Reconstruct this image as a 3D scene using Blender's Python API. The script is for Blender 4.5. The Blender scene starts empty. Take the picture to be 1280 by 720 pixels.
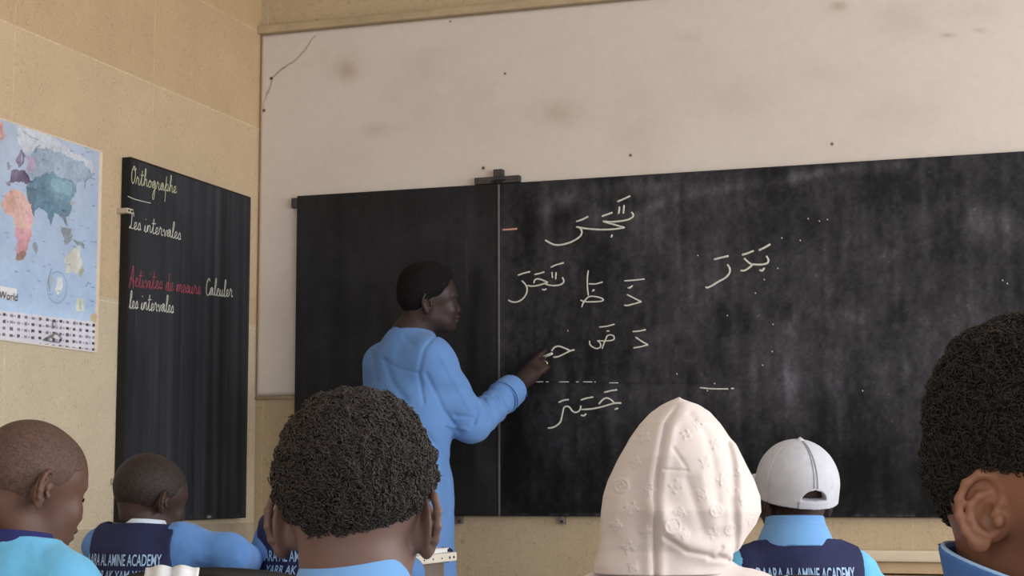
import bpy, bmesh, math, random
import numpy as np
from mathutils import Vector, Matrix
from mathutils.bvhtree import BVHTree

# ------------------------------------------------------------------ camera, world, lights
F_PX = 2150.0
CAM = np.array([3.034, -5.872, 1.0])
PITCH, YAW, ROLL = 0.11445, 0.32901, -0.00215
def _axes():
    cy, sy, cp, sp = math.cos(YAW), math.sin(YAW), math.cos(PITCH), math.sin(PITCH)
    fwd = np.array([-sy*cp, cy*cp, sp]); right = np.array([cy, sy, 0.0]); up = np.cross(right, fwd)
    c, s = math.cos(ROLL), math.sin(ROLL)
    return np.array([c*right+s*up, -s*right+c*up, fwd])
AX = _axes()
scene = bpy.context.scene
COL = scene.collection
cd = bpy.data.cameras.new('camera'); cam = bpy.data.objects.new('camera', cd); COL.objects.link(cam)
m4 = Matrix(((AX[0][0], AX[1][0], -AX[2][0], CAM[0]), (AX[0][1], AX[1][1], -AX[2][1], CAM[1]),
             (AX[0][2], AX[1][2], -AX[2][2], CAM[2]), (0, 0, 0, 1)))
cam.matrix_world = m4
cd.sensor_fit = 'HORIZONTAL'; cd.sensor_width = 36.0; cd.lens = 36.0*F_PX/1280.0
cd.clip_start = 0.05; cd.clip_end = 60
scene.camera = cam

w = bpy.data.worlds.new('world'); scene.world = w; w.use_nodes = True
w.node_tree.nodes['Background'].inputs[0].default_value = (0.80, 0.90, 1.0, 1)
w.node_tree.nodes['Background'].inputs[1].default_value = 1.0
def area(name, loc, rot, sx, sy, power, col):
    l = bpy.data.lights.new(name, 'AREA'); l.shape = 'RECTANGLE'; l.size = sx; l.size_y = sy
    l.energy = power; l.color = col
    o = bpy.data.objects.new(name, l); o.location = loc; o.rotation_euler = rot; COL.objects.link(o); return o
HP = math.pi/2
ROOM_X, ROOM_Y, ROOM_Z = 6.4, -8.6, 3.3
WIN_R = [(-2.3, -0.7), (-4.6, -3.0), (-6.9, -5.3)]      # window spans along the right wall
WIN_B = [(1.0, 2.8), (3.8, 5.6)]                        # and along the rear wall
WZ0, WZ1 = 0.95, 2.35
for (a, b), pw in zip(WIN_R, (96, 90, 66)):
    area('daylight_right', (ROOM_X-0.03, (a+b)/2, (WZ0+WZ1)/2), (0, HP, 0), WZ1-WZ0, b-a, pw, (0.93, 0.97, 1.0))
for (a, b) in WIN_B:
    area('daylight_rear', ((a+b)/2, ROOM_Y+0.03, (WZ0+WZ1)/2), (HP, 0, 0), b-a, WZ1-WZ0, 34, (0.93, 0.97, 1.0))
scene.view_settings.view_transform = 'Standard'; scene.view_settings.look = 'None'
scene.view_settings.gamma = 1.0; scene.view_settings.use_curve_mapping = False
scene.view_settings.exposure = 0.0
try:
    scene.cycles.use_denoising = True
except Exception:
    pass

# ------------------------------------------------------------------ pixel <-> place
def ray(x, y): return AX.T @ np.array([(x-640)/F_PX, -(y-360)/F_PX, 1.0])
def P(x, y, depth): return CAM + depth*ray(x, y)
def onY(x, y, Y=0.0): d = ray(x, y); return CAM + (Y-CAM[1])/d[1]*d
def onX(x, y, X=0.0): d = ray(x, y); return CAM + (X-CAM[0])/d[0]*d
def projA(X, Y, Z):
    v = [AX[i][0]*(X-CAM[0])+AX[i][1]*(Y-CAM[1])+AX[i][2]*(Z-CAM[2]) for i in range(3)]
    return 640+F_PX*v[0]/v[2], 360-F_PX*v[1]/v[2]

# ------------------------------------------------------------------ object helpers
def lin(c):
    c = np.asarray(c, float)/255.0
    return np.where(c <= 0.04045, c/12.92, ((c+0.055)/1.055)**2.4)
def tag(o, label=None, cat=None, group=None, kind=None):
    if label: o['label'] = label
    if cat: o['category'] = cat
    if group: o['group'] = group
    if kind: o['kind'] = kind
    return o
def mesh_np(name, V, Fq, mat, parent=None, smooth=True, loc=None):
    """V (n,3), Fq (m,3|4) -> one mesh object"""
    V = np.ascontiguousarray(V, np.float32); Fq = np.ascontiguousarray(Fq, np.int32)
    me = bpy.data.meshes.new(name)
    n, k = Fq.shape
    me.vertices.add(len(V)); me.vertices.foreach_set('co', V.ravel())
    me.loops.add(n*k); me.loops.foreach_set('vertex_index', Fq.ravel())
    me.polygons.add(n); me.polygons.foreach_set('loop_start', np.arange(0, n*k, k, dtype=np.int32))
    me.update(calc_edges=True)
    if smooth: me.polygons.foreach_set('use_smooth', np.ones(n, bool))
    o = bpy.data.objects.new(name, me); COL.objects.link(o)
    if mat: me.materials.append(mat)
    if parent is not None: o.parent = parent
    if loc is not None: o.location = loc
    return o
def obj_bm(name, bm, mat, parent=None, smooth=False, loc=None):
    bmesh.ops.recalc_face_normals(bm, faces=bm.faces[:])
    me = bpy.data.meshes.new(name); bm.to_mesh(me); bm.free()
    if smooth:
        for p in me.polygons: p.use_smooth = True
    o = bpy.data.objects.new(name, me); COL.objects.link(o)
    if mat: me.materials.append(mat)
    if parent is not None: o.parent = parent
    if loc is not None: o.location = loc
    return o
def box(bm, lo, hi, bev=0.0, M=None):
    vs = bmesh.ops.create_cube(bm, size=1)['verts']
    lo = Vector(lo); hi = Vector(hi); c = (lo+hi)/2; s = hi-lo
    for v in vs: v.co = Vector((v.co.x*s.x, v.co.y*s.y, v.co.z*s.z))+c
    if bev > 0:
        es = list({e for v in vs for e in v.link_edges})
        r = bmesh.ops.bevel(bm, geom=es, offset=bev, segments=2, affect='EDGES', profile=0.6)
        vs = list({v for f in r['faces'] for v in f.verts} | {v for v in vs if v.is_valid})
    if M is not None:
        bmesh.ops.transform(bm, matrix=M, verts=vs)
    return vs
def catmull(pts, n=6):
    p = [np.asarray(q, float) for q in pts]
    if len(p) < 3: return [p[0]+(p[-1]-p[0])*t for t in np.linspace(0, 1, n)]
    q = [2*p[0]-p[1]]+p+[2*p[-1]-p[-2]]; out = []
    for i in range(1, len(q)-2):
        for t in np.arange(n)/n:
            out.append(0.5*((2*q[i])+(-q[i-1]+q[i+1])*t+(2*q[i-1]-5*q[i]+4*q[i+1]-q[i+2])*t*t+(-q[i-1]+3*q[i]-3*q[i+1]+q[i+2])*t**3))
    out.append(p[-1]); return out
def tube_arrays(paths, radii, sides=6, flat=None):
    """list of polylines -> V, F of closed tubes.  flat=(normal, factor) squashes along a normal"""
    Vs, Fs, base = [], [], 0
    for pts, r in zip(paths, radii):
        pts = np.asarray(pts, float); n = len(pts)
        if n < 2: continue
        T = np.gradient(pts, axis=0); T /= np.linalg.norm(T, axis=1)[:, None]+1e-12
        ref = np.array([0.13, 0.31, 0.94]); 
        if flat is not None: ref = np.asarray(flat[0], float)
        A = np.cross(T, ref); A /= np.linalg.norm(A, axis=1)[:, None]+1e-12
        B = np.cross(T, A)
        rr = np.full(n, r) if np.isscalar(r) else np.asarray(r, float)
        th = np.arange(sides)*2*math.pi/sides
        fb = flat[1] if flat is not None else 1.0
        ring = pts[:, None, :]+rr[:, None, None]*(np.cos(th)[None, :, None]*A[:, None, :]+fb*np.sin(th)[None, :, None]*B[:, None, :])
        # rounded ends
        capa = pts[0]-T[0]*rr[0]*0.8; capb = pts[-1]+T[-1]*rr[-1]*0.8
        V = np.vstack([ring.reshape(-1, 3), capa, capb])
        i = np.arange(n-1)[:, None]*sides; j = np.arange(sides)[None, :]; j2 = (j+1) % sides
        q = np.stack([i+j, i+j2, i+sides+j2, i+sides+j], -1).reshape(-1, 4)
        jj = np.arange(sides); jj2 = (jj+1) % sides; a = n*sides; b = a+1; e = (n-1)*sides
        ca = np.stack([np.full(sides, a), jj2, jj, jj], -1); cb = np.stack([np.full(sides, b), e+jj, e+jj2, e+jj2], -1)
        Vs.append(V); Fs.append((q+base, ca[:, :3]+base, cb[:, :3]+base)); base += len(V)
    V = np.vstack(Vs)
    tri = []
    for q, ca, cb in Fs:
        tri += [q[:, [0, 1, 2]], q[:, [0, 2, 3]], ca, cb]
    return V, np.vstack(tri)
def tubes(name, paths, radii, mat, parent=None, sides=6, flat=None, loc=None):
    V, Fq = tube_arrays(paths, radii, sides, flat)
    return mesh_np(name, V, Fq, mat, parent, True, loc)
def vcol(o, rgb):
    """per-vertex linear colours"""
    a = o.data.color_attributes.new('tint', 'FLOAT_COLOR', 'POINT')
    c = np.ones((len(o.data.vertices), 4), np.float32); c[:, :3] = rgb
    a.data.foreach_set('color', c.ravel())
def grid_sheet(name, u, v, fn, mat, parent=None):
    """regular sheet; fn(U,V)->(n,3) positions"""
    U, Vv = np.meshgrid(u, v, indexing='ij'); pos = fn(U.ravel(), Vv.ravel())
    nu, nv = len(u), len(v); I = np.arange(nu*nv).reshape(nu, nv)
    q = np.stack([I[:-1, :-1], I[1:, :-1], I[1:, 1:], I[:-1, 1:]], -1).reshape(-1, 4)
    return mesh_np(name, pos, q, mat, parent, False)

# ------------------------------------------------------------------ materials
def mat(name, col, rough=0.8, spec=0.3, noise=None, bump=None, attr=False, sheen=0.0, metal=0.0):
    """col sRGB 0-255.  noise=(scale, amount, detail) varies the colour, bump=(scale, strength)"""
    m = bpy.data.materials.new(name); m.use_nodes = True; nt = m.node_tree; N, L = nt.nodes, nt.links
    b = N['Principled BSDF']; c = tuple(lin(col))+(1,)
    b.inputs['Base Color'].default_value = c; b.inputs['Roughness'].default_value = rough
    b.inputs['Specular IOR Level'].default_value = spec; b.inputs['Metallic'].default_value = metal
    if sheen: b.inputs['Sheen Weight'].default_value = sheen
    tc = N.new('ShaderNodeTexCoord'); src = None
    if attr:
        at = N.new('ShaderNodeAttribute'); at.attribute_name = 'tint'; src = at.outputs['Color']
    if noise:
        nz = N.new('ShaderNodeTexNoise'); nz.inputs['Scale'].default_value = noise[0]; nz.inputs['Detail'].default_value = noise[2] if len(noise) > 2 else 4
        L.new(tc.outputs['Object'], nz.inputs['Vector'])
        mr = N.new('ShaderNodeMapRange'); mr.inputs['From Min'].default_value = 0.3; mr.inputs['From Max'].default_value = 0.7
        mr.inputs['To Min'].default_value = 1-noise[1]; mr.inputs['To Max'].default_value = 1+noise[1]
        L.new(nz.outputs['Fac'], mr.inputs['Value'])
        mx = N.new('ShaderNodeVectorMath'); mx.operation = 'SCALE'
        if src is not None: L.new(src, mx.inputs[0])
        else: mx.inputs[0].default_value = c[:3]
        L.new(mr.outputs['Result'], mx.inputs['Scale']); src = mx.outputs['Vector']
    if src is not None: L.new(src, b.inputs['Base Color'])
    if bump:
        nb = N.new('ShaderNodeTexNoise'); nb.inputs['Scale'].default_value = bump[0]; nb.inputs['Detail'].default_value = 3
        L.new(tc.outputs['Object'], nb.inputs['Vector'])
        bp = N.new('ShaderNodeBump'); bp.inputs['Strength'].default_value = bump[1]; bp.inputs['Distance'].default_value = 0.004
        L.new(nb.outputs['Fac'], bp.inputs['Height']); L.new(bp.outputs['Normal'], b.inputs['Normal'])
    return m
def tile_mat(name, col, lines_z, vaxis, v0, vstep, dado=None, course_light=None):
    """tan stone tile: fine curly veins, thin pale joints at heights lines_z and every vstep along axis"""
    m = bpy.data.materials.new(name); m.use_nodes = True; nt = m.node_tree; N, L = nt.nodes, nt.links
    b = N['Principled BSDF']; b.inputs['Roughness'].default_value = 0.42; b.inputs['Specular IOR Level'].default_value = 0.35
    ge = N.new('ShaderNodeNewGeometry'); sp = N.new('ShaderNodeSeparateXYZ'); L.new(ge.outputs['Position'], sp.inputs[0])
    base = lin(col)
    def math_(op, a, bb=None, c=None):
        n = N.new('ShaderNodeMath'); n.operation = op
        for i, v in enumerate((a, bb, c)):
            if v is None: continue
            if isinstance(v, (int, float)): n.inputs[i].default_value = v
            else: L.new(v, n.inputs[i])
        return n.outputs[0]
    big = N.new('ShaderNodeTexNoise'); big.inputs['Scale'].default_value = 5; big.inputs['Detail'].default_value = 5; L.new(ge.outputs['Position'], big.inputs['Vector'])
    f1 = N.new('ShaderNodeTexNoise'); f1.inputs['Scale'].default_value = 26; f1.inputs['Detail'].default_value = 2; f1.inputs['Distortion'].default_value = 1.6; L.new(ge.outputs['Position'], f1.inputs['Vector'])
    f2 = N.new('ShaderNodeTexNoise'); f2.inputs['Scale'].default_value = 60; f2.inputs['Detail'].default_value = 1; f2.inputs['Distortion'].default_value = 2.5; L.new(ge.outputs['Position'], f2.inputs['Vector'])
    def vein(n, wdt): return math_('LESS_THAN', math_('ABSOLUTE', math_('SUBTRACT', n.outputs['Fac'], 0.5)), wdt)
    v = math_('ADD', math_('MULTIPLY', vein(f1, 0.009), -0.22), math_('MULTIPLY', vein(f2, 0.030), -0.10))
    v = math_('ADD', v, math_('MULTIPLY', math_('SUBTRACT', big.outputs['Fac'], 0.5), 0.22))
    v = math_('ADD', v, math_('MULTIPLY', math_('SUBTRACT', f2.outputs['Fac'], 0.5), 0.14))
    j = None
    for z in lines_z:
        t = math_('LESS_THAN', math_('ABSOLUTE', math_('SUBTRACT', sp.outputs['Z'], z)), 0.0022)
        j = t if j is None else math_('MAXIMUM', j, t)
    c = math_('FRACT', math_('DIVIDE', math_('SUBTRACT', sp.outputs[vaxis], v0-0.0022), vstep))
    j = math_('MAXIMUM', j, math_('LESS_THAN', c, 0.0036/vstep)) if j is not None else math_('LESS_THAN', c, 0.0036/vstep)
    g = math_('MULTIPLY', math_('SUBTRACT', f1.outputs['Fac'], 0.30), 0.75)
    v = math_('ADD', v, math_('MULTIPLY', j, g))
    if dado is not None:
        lo = math_('LESS_THAN', sp.outputs['Z'], dado)
        v = math_('ADD', v, math_('MULTIPLY', lo, math_('SUBTRACT', math_('MULTIPLY', big.outputs['Fac'], 0.5), 0.42)))
    sc = N.new('ShaderNodeVectorMath'); sc.operation = 'SCALE'; sc.inputs[0].default_value = tuple(base)
    if course_light:                     # light gradient up the wall painted into the colour of each tile course
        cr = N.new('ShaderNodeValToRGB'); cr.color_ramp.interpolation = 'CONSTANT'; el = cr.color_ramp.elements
        for i, (z, cc) in enumerate(course_light):
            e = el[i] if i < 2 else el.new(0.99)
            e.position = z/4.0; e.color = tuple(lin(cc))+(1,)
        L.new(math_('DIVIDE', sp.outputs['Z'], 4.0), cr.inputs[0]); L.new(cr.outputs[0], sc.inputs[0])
    L.new(math_('ADD', v, 1.0), sc.inputs['Scale']); L.new(sc.outputs['Vector'], b.inputs['Base Color'])
    return m

# ------------------------------------------------------------------ noise and signed-distance modelling
_rng = np.random.RandomState(5)
_TAB = _rng.rand(64, 64, 64).astype(np.float32)
def vnoise(x, y, z):
    x = np.asarray(x, np.float32); y = np.asarray(y, np.float32); z = np.asarray(z, np.float32)
    xi = np.floor(x).astype(np.int32); yi = np.floor(y).astype(np.int32); zi = np.floor(z).astype(np.int32)
    fx, fy, fz = x-xi, y-yi, z-zi
    fx = fx*fx*(3-2*fx); fy = fy*fy*(3-2*fy); fz = fz*fz*(3-2*fz)
    x0, x1, y0, y1, z0, z1 = xi & 63, (xi+1) & 63, yi & 63, (yi+1) & 63, zi & 63, (zi+1) & 63
    a = _TAB[x0, y0, z0]*(1-fx)+_TAB[x1, y0, z0]*fx; b = _TAB[x0, y1, z0]*(1-fx)+_TAB[x1, y1, z0]*fx
    c = _TAB[x0, y0, z1]*(1-fx)+_TAB[x1, y0, z1]*fx; d = _TAB[x0, y1, z1]*(1-fx)+_TAB[x1, y1, z1]*fx
    return ((a*(1-fy)+b*fy)*(1-fz)+(c*(1-fy)+d*fy)*fz)-0.5
def fbm(x, y, z, o=3):
    r = 0; a = 1.0
    for i in range(o): r = r+a*vnoise(x*2**i+7.3*i, y*2**i+3.1*i, z*2**i+1.7*i); a *= 0.5
    return r
def axis(lo, hi, coarse, fines=()):
    t = lo; out = [t]
    while t < hi:
        st = coarse
        for a, b, f in fines:
            if a <= t < b: st = min(st, f)
            elif t < a < t+st: st = min(st, max(f, a-t))
        t += st; out.append(t)
    return np.array(out, np.float32)
def rotz(deg_cw):           # turn clockwise seen from above: forward = (sin, cos)
    a = math.radians(deg_cw); c, s = math.cos(a), math.sin(a)
    return np.array([[c, s, 0], [-s, c, 0], [0, 0, 1.0]])
def rotx(deg):              # positive lifts the face
    a = math.radians(deg); c, s = math.cos(a), math.sin(a)
    return np.array([[1, 0, 0], [0, c, -s], [0, s, c]])
def roty(deg):
    a = math.radians(deg); c, s = math.cos(a), math.sin(a)
    return np.array([[c, 0, s], [0, 1, 0], [-s, 0, c]])
I3 = np.eye(3)
class Fr:                   # a frame: rotation, origin, scale
    def __init__(s, R=I3, o=(0, 0, 0), k=1.0): s.R = np.asarray(R, float); s.o = np.asarray(o, float); s.k = k
    def w(s, p): return s.R @ (np.asarray(p, float)*s.k)+s.o
    def loc(s, X, Y, Z):
        X = X-s.o[0]; Y = Y-s.o[1]; Z = Z-s.o[2]; R = s.R; k = 1.0/s.k
        return (k*(R[0, 0]*X+R[1, 0]*Y+R[2, 0]*Z), k*(R[0, 1]*X+R[1, 1]*Y+R[2, 1]*Z), k*(R[0, 2]*X+R[1, 2]*Y+R[2, 2]*Z))
class Sdf:
    def __init__(s, xs, ys, zs):
        s.ax = [np.asarray(a, np.float32) for a in (xs, ys, zs)]
        s.F = np.full(tuple(len(a) for a in s.ax), 1.0, np.float32)
    def sl(s, lo, hi):
        r = []
        for a, l, h in zip(s.ax, lo, hi):
            i = max(0, int(np.searchsorted(a, l))-1); j = min(len(a), int(np.searchsorted(a, h))+1); r.append(slice(i, max(i, j)))
        return tuple(r)
    def xyz(s, sl):
        return (s.ax[0][sl[0]][:, None, None], s.ax[1][sl[1]][None, :, None], s.ax[2][sl[2]][None, None, :])
    def put(s, fn, c, rad, k=0.01, op='u', pad=0.03):
        c = np.asarray(c, float); R = rad+k+pad
        sl = s.sl(c-R, c+R)
        if any(q.stop <= q.start for q in sl): return
        X, Y, Z = s.xyz(sl); d = fn(X, Y, Z).astype(np.float32); A = s.F[sl]
        if op == 'u':
            h = np.maximum(k-np.abs(A-d), 0)/k if k > 0 else 0; s.F[sl] = np.minimum(A, d)-h*h*k*0.25
        elif op == 's':
            d = -d; h = np.maximum(k-np.abs(A-d), 0)/k if k > 0 else 0; s.F[sl] = np.maximum(A, d)+h*h*k*0.25
    def ell(s, fr, c, r, k=0.01, op='u', R=None, pad=0.03):
        o = fr.w(c); RR = fr.R if R is None else fr.R @ R; f2 = Fr(RR, o); r = np.asarray(r, float)*fr.k
        def fn(X, Y, Z):
            x, y, z = f2.loc(X, Y, Z)
            k0 = np.sqrt((x/r[0])**2+(y/r[1])**2+(z/r[2])**2); k1 = np.sqrt((x/r[0]**2)**2+(y/r[1]**2)**2+(z/r[2]**2)**2)+1e-6
            return np.where(k0 < 0.15, -r.min()*(1-k0), k0*(k0-1)/k1)
        s.put(fn, o, r.max(), k, op, pad)
    def cap(s, fr, a, b, ra, rb=None, k=0.01, op='u', pad=0.02, sq=None):
        """tapered capsule; sq=(normal, factor) flattens it along a direction (factor>1)"""
        rb = ra if rb is None else rb; ra *= fr.k; rb *= fr.k
        a = fr.w(a); b = fr.w(b); ba = b-a; L2 = max(1e-10, float(ba@ba)); c = (a+b)/2
        n = None if sq is None else fr.R @ np.asarray(sq[0], float)
        def fn(X, Y, Z):
            x, y, z = X-a[0], Y-a[1], Z-a[2]
            h = np.clip((x*ba[0]+y*ba[1]+z*ba[2])/L2, 0, 1)
            x = x-h*ba[0]; y = y-h*ba[1]; z = z-h*ba[2]
            q = x*x+y*y+z*z
            if n is not None:
                t = x*n[0]+y*n[1]+z*n[2]; q = q+(sq[1]**2-1)*t*t
            return np.sqrt(q)-(ra+h*(rb-ra))
        s.put(fn, c, math.sqrt(L2)/2+max(ra, rb), k, op, pad)
    def chain(s, fr, pts, rad, k=0.01, op='u', sq=None):
        rad = [rad]*len(pts) if np.isscalar(rad) else rad
        for i in range(len(pts)-1): s.cap(fr, pts[i], pts[i+1], rad[i], rad[i+1], k, op, sq=sq)
    def cut(s, fn):         # keep the side where fn<0 (exact intersection)
        X, Y, Z = s.xyz((slice(None),)*3); s.F = np.maximum(s.F, fn(X, Y, Z).astype(np.float32))
    def band(s, fn, w=0.03):    # add fn(x,y,z) near the surface
        I = np.nonzero(np.abs(s.F) < w)
        s.F[I] += fn(s.ax[0][I[0]], s.ax[1][I[1]], s.ax[2][I[2]]).astype(np.float32)
    def copy(s):
        q = Sdf.__new__(Sdf); q.ax = s.ax; q.F = s.F.copy(); return q
    def mesh(s):
        F = s.F; F[np.abs(F) < 1e-7] = 1e-7
        for q in (0, -1): F[q] = np.maximum(F[q], 1e-3); F[:, q] = np.maximum(F[:, q], 1e-3); F[:, :, q] = np.maximum(F[:, :, q], 1e-3)
        S = F < 0
        n = np.zeros(tuple(d-1 for d in F.shape), np.int8)
        cor = [(a, b, c) for a in (0, 1) for b in (0, 1) for c in (0, 1)]
        nx, ny, nz = n.shape
        for a, b, c in cor: n += S[a:a+nx, b:b+ny, c:c+nz]
        i, j, k = np.nonzero((n > 0) & (n < 8)); del n
        ids = np.full((nx, ny, nz), -1, np.int32); ids[i, j, k] = np.arange(len(i))
        val = {c: F[i+c[0], j+c[1], k+c[2]] for c in cor}
        acc = np.zeros((len(i), 3), np.float32); cnt = np.zeros(len(i), np.float32)
        for c in cor:
            for ax in range(3):
                if c[ax]: continue
                d = list(c); d[ax] = 1; d = tuple(d)
                A, B = val[c], val[d]; mk = (A < 0) != (B < 0)
                t = np.where(mk, A/np.where(mk, A-B, 1), 0)
                for q in range(3): acc[:, q] += np.where(mk, (t if q == ax else c[q]), 0)
                cnt += mk
        acc /= cnt[:, None]
        V = np.stack([s.ax[q][ii]+acc[:, q]*(s.ax[q][ii+1]-s.ax[q][ii]) for q, ii in enumerate((i, j, k))], -1)
        Q = []
        def emit(i, j, k, sg, c0, c1, c2, c3):
            q = np.stack([ids[c0], ids[c1], ids[c2], ids[c3]], -1); q[~sg] = q[~sg][:, ::-1]; Q.append(q)
        D = S[:-1, 1:-1, 1:-1] != S[1:, 1:-1, 1:-1]; i, j, k = np.nonzero(D); j += 1; k += 1
        emit(i, j, k, S[i, j, k], (i, j-1, k-1), (i, j, k-1), (i, j, k), (i, j-1, k))
        D = S[1:-1, :-1, 1:-1] != S[1:-1, 1:, 1:-1]; i, j, k = np.nonzero(D); i += 1; k += 1
        emit(i, j, k, S[i, j, k], (i-1, j, k-1), (i-1, j, k), (i, j, k), (i, j, k-1))
        D = S[1:-1, 1:-1, :-1] != S[1:-1, 1:-1, 1:]; i, j, k = np.nonzero(D); i += 1; j += 1
        emit(i, j, k, S[i, j, k], (i-1, j-1, k), (i, j-1, k), (i, j, k), (i-1, j, k))
        return V, np.vstack(Q)
    def build(s, name, mat, parent=None, loc=None):
        V, Q = s.mesh(); return mesh_np(name, V, Q, mat, parent, True, loc)

# ------------------------------------------------------------------ the room
TAN = (202, 176, 146)
M_tile_left = tile_mat('tan_tile_left', TAN, (2.752, 2.372, 1.597, 0.868), 'Y', -0.79, 0.8, dado=0.868, course_light=((0.0, (206, 190, 166)), (1.597, (203, 178, 147)), (2.372, (197, 169, 134)), (2.752, (194, 165, 128))))  # course tints carry painted light: paler low, browner towards the top
M_tile_back = tile_mat('tan_tile_back', (190, 168, 138), (0.62,), 'X', 0.03, 0.8)
M_floor = mat('floor_tiles', (150, 140, 128), 0.5, noise=(6, 0.12))
M_ceil = mat('ceiling_paint', (232, 228, 220), 0.9)
M_cream = mat('cream_paint', (222, 210, 192), 0.8, noise=(4, 0.05))
M_frame = mat('window_frame_paint', (120, 118, 116), 0.5)
def struct(name, bm, m, parent=None):
    o = obj_bm(name, bm, m, parent); o['kind'] = 'structure'; return o
bm = bmesh.new(); box(bm, (-0.2, ROOM_Y-0.2, -0.15), (ROOM_X+0.2, 0.2, 0)); struct('floor', bm, M_floor)
bm = bmesh.new(); box(bm, (-0.2, ROOM_Y-0.2, ROOM_Z), (ROOM_X+0.2, 0.2, ROOM_Z+0.15)); struct('ceiling', bm, M_ceil)
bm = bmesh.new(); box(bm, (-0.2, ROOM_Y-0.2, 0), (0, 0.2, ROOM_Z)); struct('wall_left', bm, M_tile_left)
bm = bmesh.new(); box(bm, (0, 0, 0), (ROOM_X, 0.2, ROOM_Z)); struct('wall_back', bm, M_tile_back)
def holed(bm, fixed, lo, hi, spans):
    """wall with window openings: pieces between lo..hi"""
    def seg(a, b, z0, z1):
        if fixed == 'x': box(bm, (ROOM_X, a, z0), (ROOM_X+0.2, b, z1))
        else: box(bm, (a, ROOM_Y-0.2, z0), (b, ROOM_Y, z1))
    seg(lo, hi, 0, WZ0); seg(lo, hi, WZ1, ROOM_Z); p = lo
    for a, b in sorted(spans): seg(p, a, WZ0, WZ1); p = b
    seg(p, hi, WZ0, WZ1)
bm = bmesh.new(); holed(bm, 'x', ROOM_Y-0.2, 0.2, WIN_R); struct('wall_right', bm, M_cream)
bm = bmesh.new(); holed(bm, 'y', -0.2, ROOM_X, WIN_B); struct('wall_rear', bm, M_cream)
n = 0
for fixed, spans in (('x', WIN_R), ('y', WIN_B)):
    for a, b in spans:
        n += 1; bm = bmesh.new()
        bars = [(a, a+0.05, WZ0, WZ1), (b-0.05, b, WZ0, WZ1), (a, b, WZ0, WZ0+0.05), (a, b, WZ1-0.05, WZ1), ((a+b)/2-0.025, (a+b)/2+0.025, WZ0, WZ1)]
        for u0, u1, z0, z1 in bars:
            if fixed == 'x': box(bm, (ROOM_X+0.06, u0, z0), (ROOM_X+0.11, u1, z1), 0.004)
            else: box(bm, (u0, ROOM_Y-0.11, z0), (u1, ROOM_Y-0.06, z1), 0.004)
        struct('window_%d' % n, bm, M_frame)

# plaster field on the back wall, slightly proud of the tile, with its stains, crack and screw holes
PL_Z0, PL_Z1, PL_T = 1.340, 2.742, 0.012
M_plaster = mat('pale_plaster', (215, 203, 195), 0.9, 0.1, noise=(38, 0.025, 6), bump=(60, 0.08), attr=True)
pu = np.concatenate([np.linspace(0.004, 3.3, 820), [ROOM_X-0.004]]); pv = np.linspace(PL_Z0, PL_Z1, 350)
def plaster_pos(U, V):
    e = np.minimum(np.minimum(V-PL_Z0, PL_Z1-V), U-0.004)
    d = PL_T*np.sqrt(np.clip(e/0.012, 0, 1)); return np.stack([U, -d-0.0005, V], -1)
pl = grid_sheet('trim_1', pu, pv, plaster_pos, M_plaster); pl['kind'] = 'structure'
co = np.empty(len(pl.data.vertices)*3, np.float32); pl.data.vertices.foreach_get('co', co); co = co.reshape(-1, 3)
px, py = projA(co[:, 0], co[:, 1], co[:, 2])
def seg_dist(px, py, pts):
    d = np.full(px.shape, 1e9)
    for (ax, ay), (bx, by) in zip(pts[:-1], pts[1:]):
        L = (bx-ax)**2+(by-ay)**2+1e-9; t = np.clip(((px-ax)*(bx-ax)+(py-ay)*(by-ay))/L, 0, 1)
        d = np.minimum(d, np.hypot(px-ax-t*(bx-ax), py-ay-t*(by-ay)))
    return d
base = np.array([214., 202, 194])[None, :]*np.ones((len(px), 1))
st = np.zeros(len(px))
for x, y, sx, sy, a in ((437, 88, 14, 12, 20), (428, 75, 26, 24, 8), (482, 163, 22, 8, 13), (545, 72, 34, 16, 9), (540, 120, 60, 40, 7), (700, 142, 26, 16, 10), (640, 140, 80, 40, 4),
                        (1048, 8, 9, 6, 26), (1035, 10, 26, 10, 6), (1185, 44, 8, 3, 18), (1225, 38, 8, 3, 14), (1130, 25, 36, 20, 8), (1220, 12, 30, 14, 6), (915, 120, 40, 26, 7), (860, 48, 16, 6, 8),
                        (800, 150, 30, 50, 8), (860, 90, 40, 30, 5), (1030, 90, 36, 16, 6), (390, 200, 70, 30, 4), (1130, 130, 50, 30, 5)):
    g = np.exp(-((px-x)/sx)**2-((py-y)/sy)**2); st += a*g
nz = fbm(co[:, 0]*9, 0*co[:, 0], co[:, 2]*9, 4); nz2 = fbm(co[:, 0]*2.2+5, 0*co[:, 0], co[:, 2]*2.2, 3)
st = st*(1+1.3*nz)+6*np.clip(nz2, 0, 1)
col = base-st[:, None]*np.array([0.85, 1.0, 1.22])[None, :]
jx, jy = px+3*fbm(co[:, 0]*30, 0*px, co[:, 2]*30, 2), py+2*nz
ck = seg_dist(jx, jy, [(394, 45), (381, 62), (371, 74), (352, 88), (340, 98), (336, 112), (331, 125), (329, 140)])
col -= (55*np.exp(-(ck/0.9)**2)*(0.45+0.9*np.clip(nz+0.4, 0, 1)))[:, None]
for x, y, r in ((604, 210, 2.0), (788, 194, 1.7), (1040, 180, 1.8), (339, 98, 1.8), (330, 138, 1.8), (631, 92, 1.4), (563, 27, 1.2)):
    col -= (150*np.exp(-(np.hypot(px-x, py-y)/r)**4))[:, None]
vcol(pl, lin(np.clip(col, 10, 255)))
bm = bmesh.new(); box(bm, (0.0, -0.035, PL_Z1), (ROOM_X, 0, PL_Z1+0.028), 0.004); struct('trim_2', bm, mat('ledge_paint', (178, 158, 128), 0.5, noise=(9, 0.15)))
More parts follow.
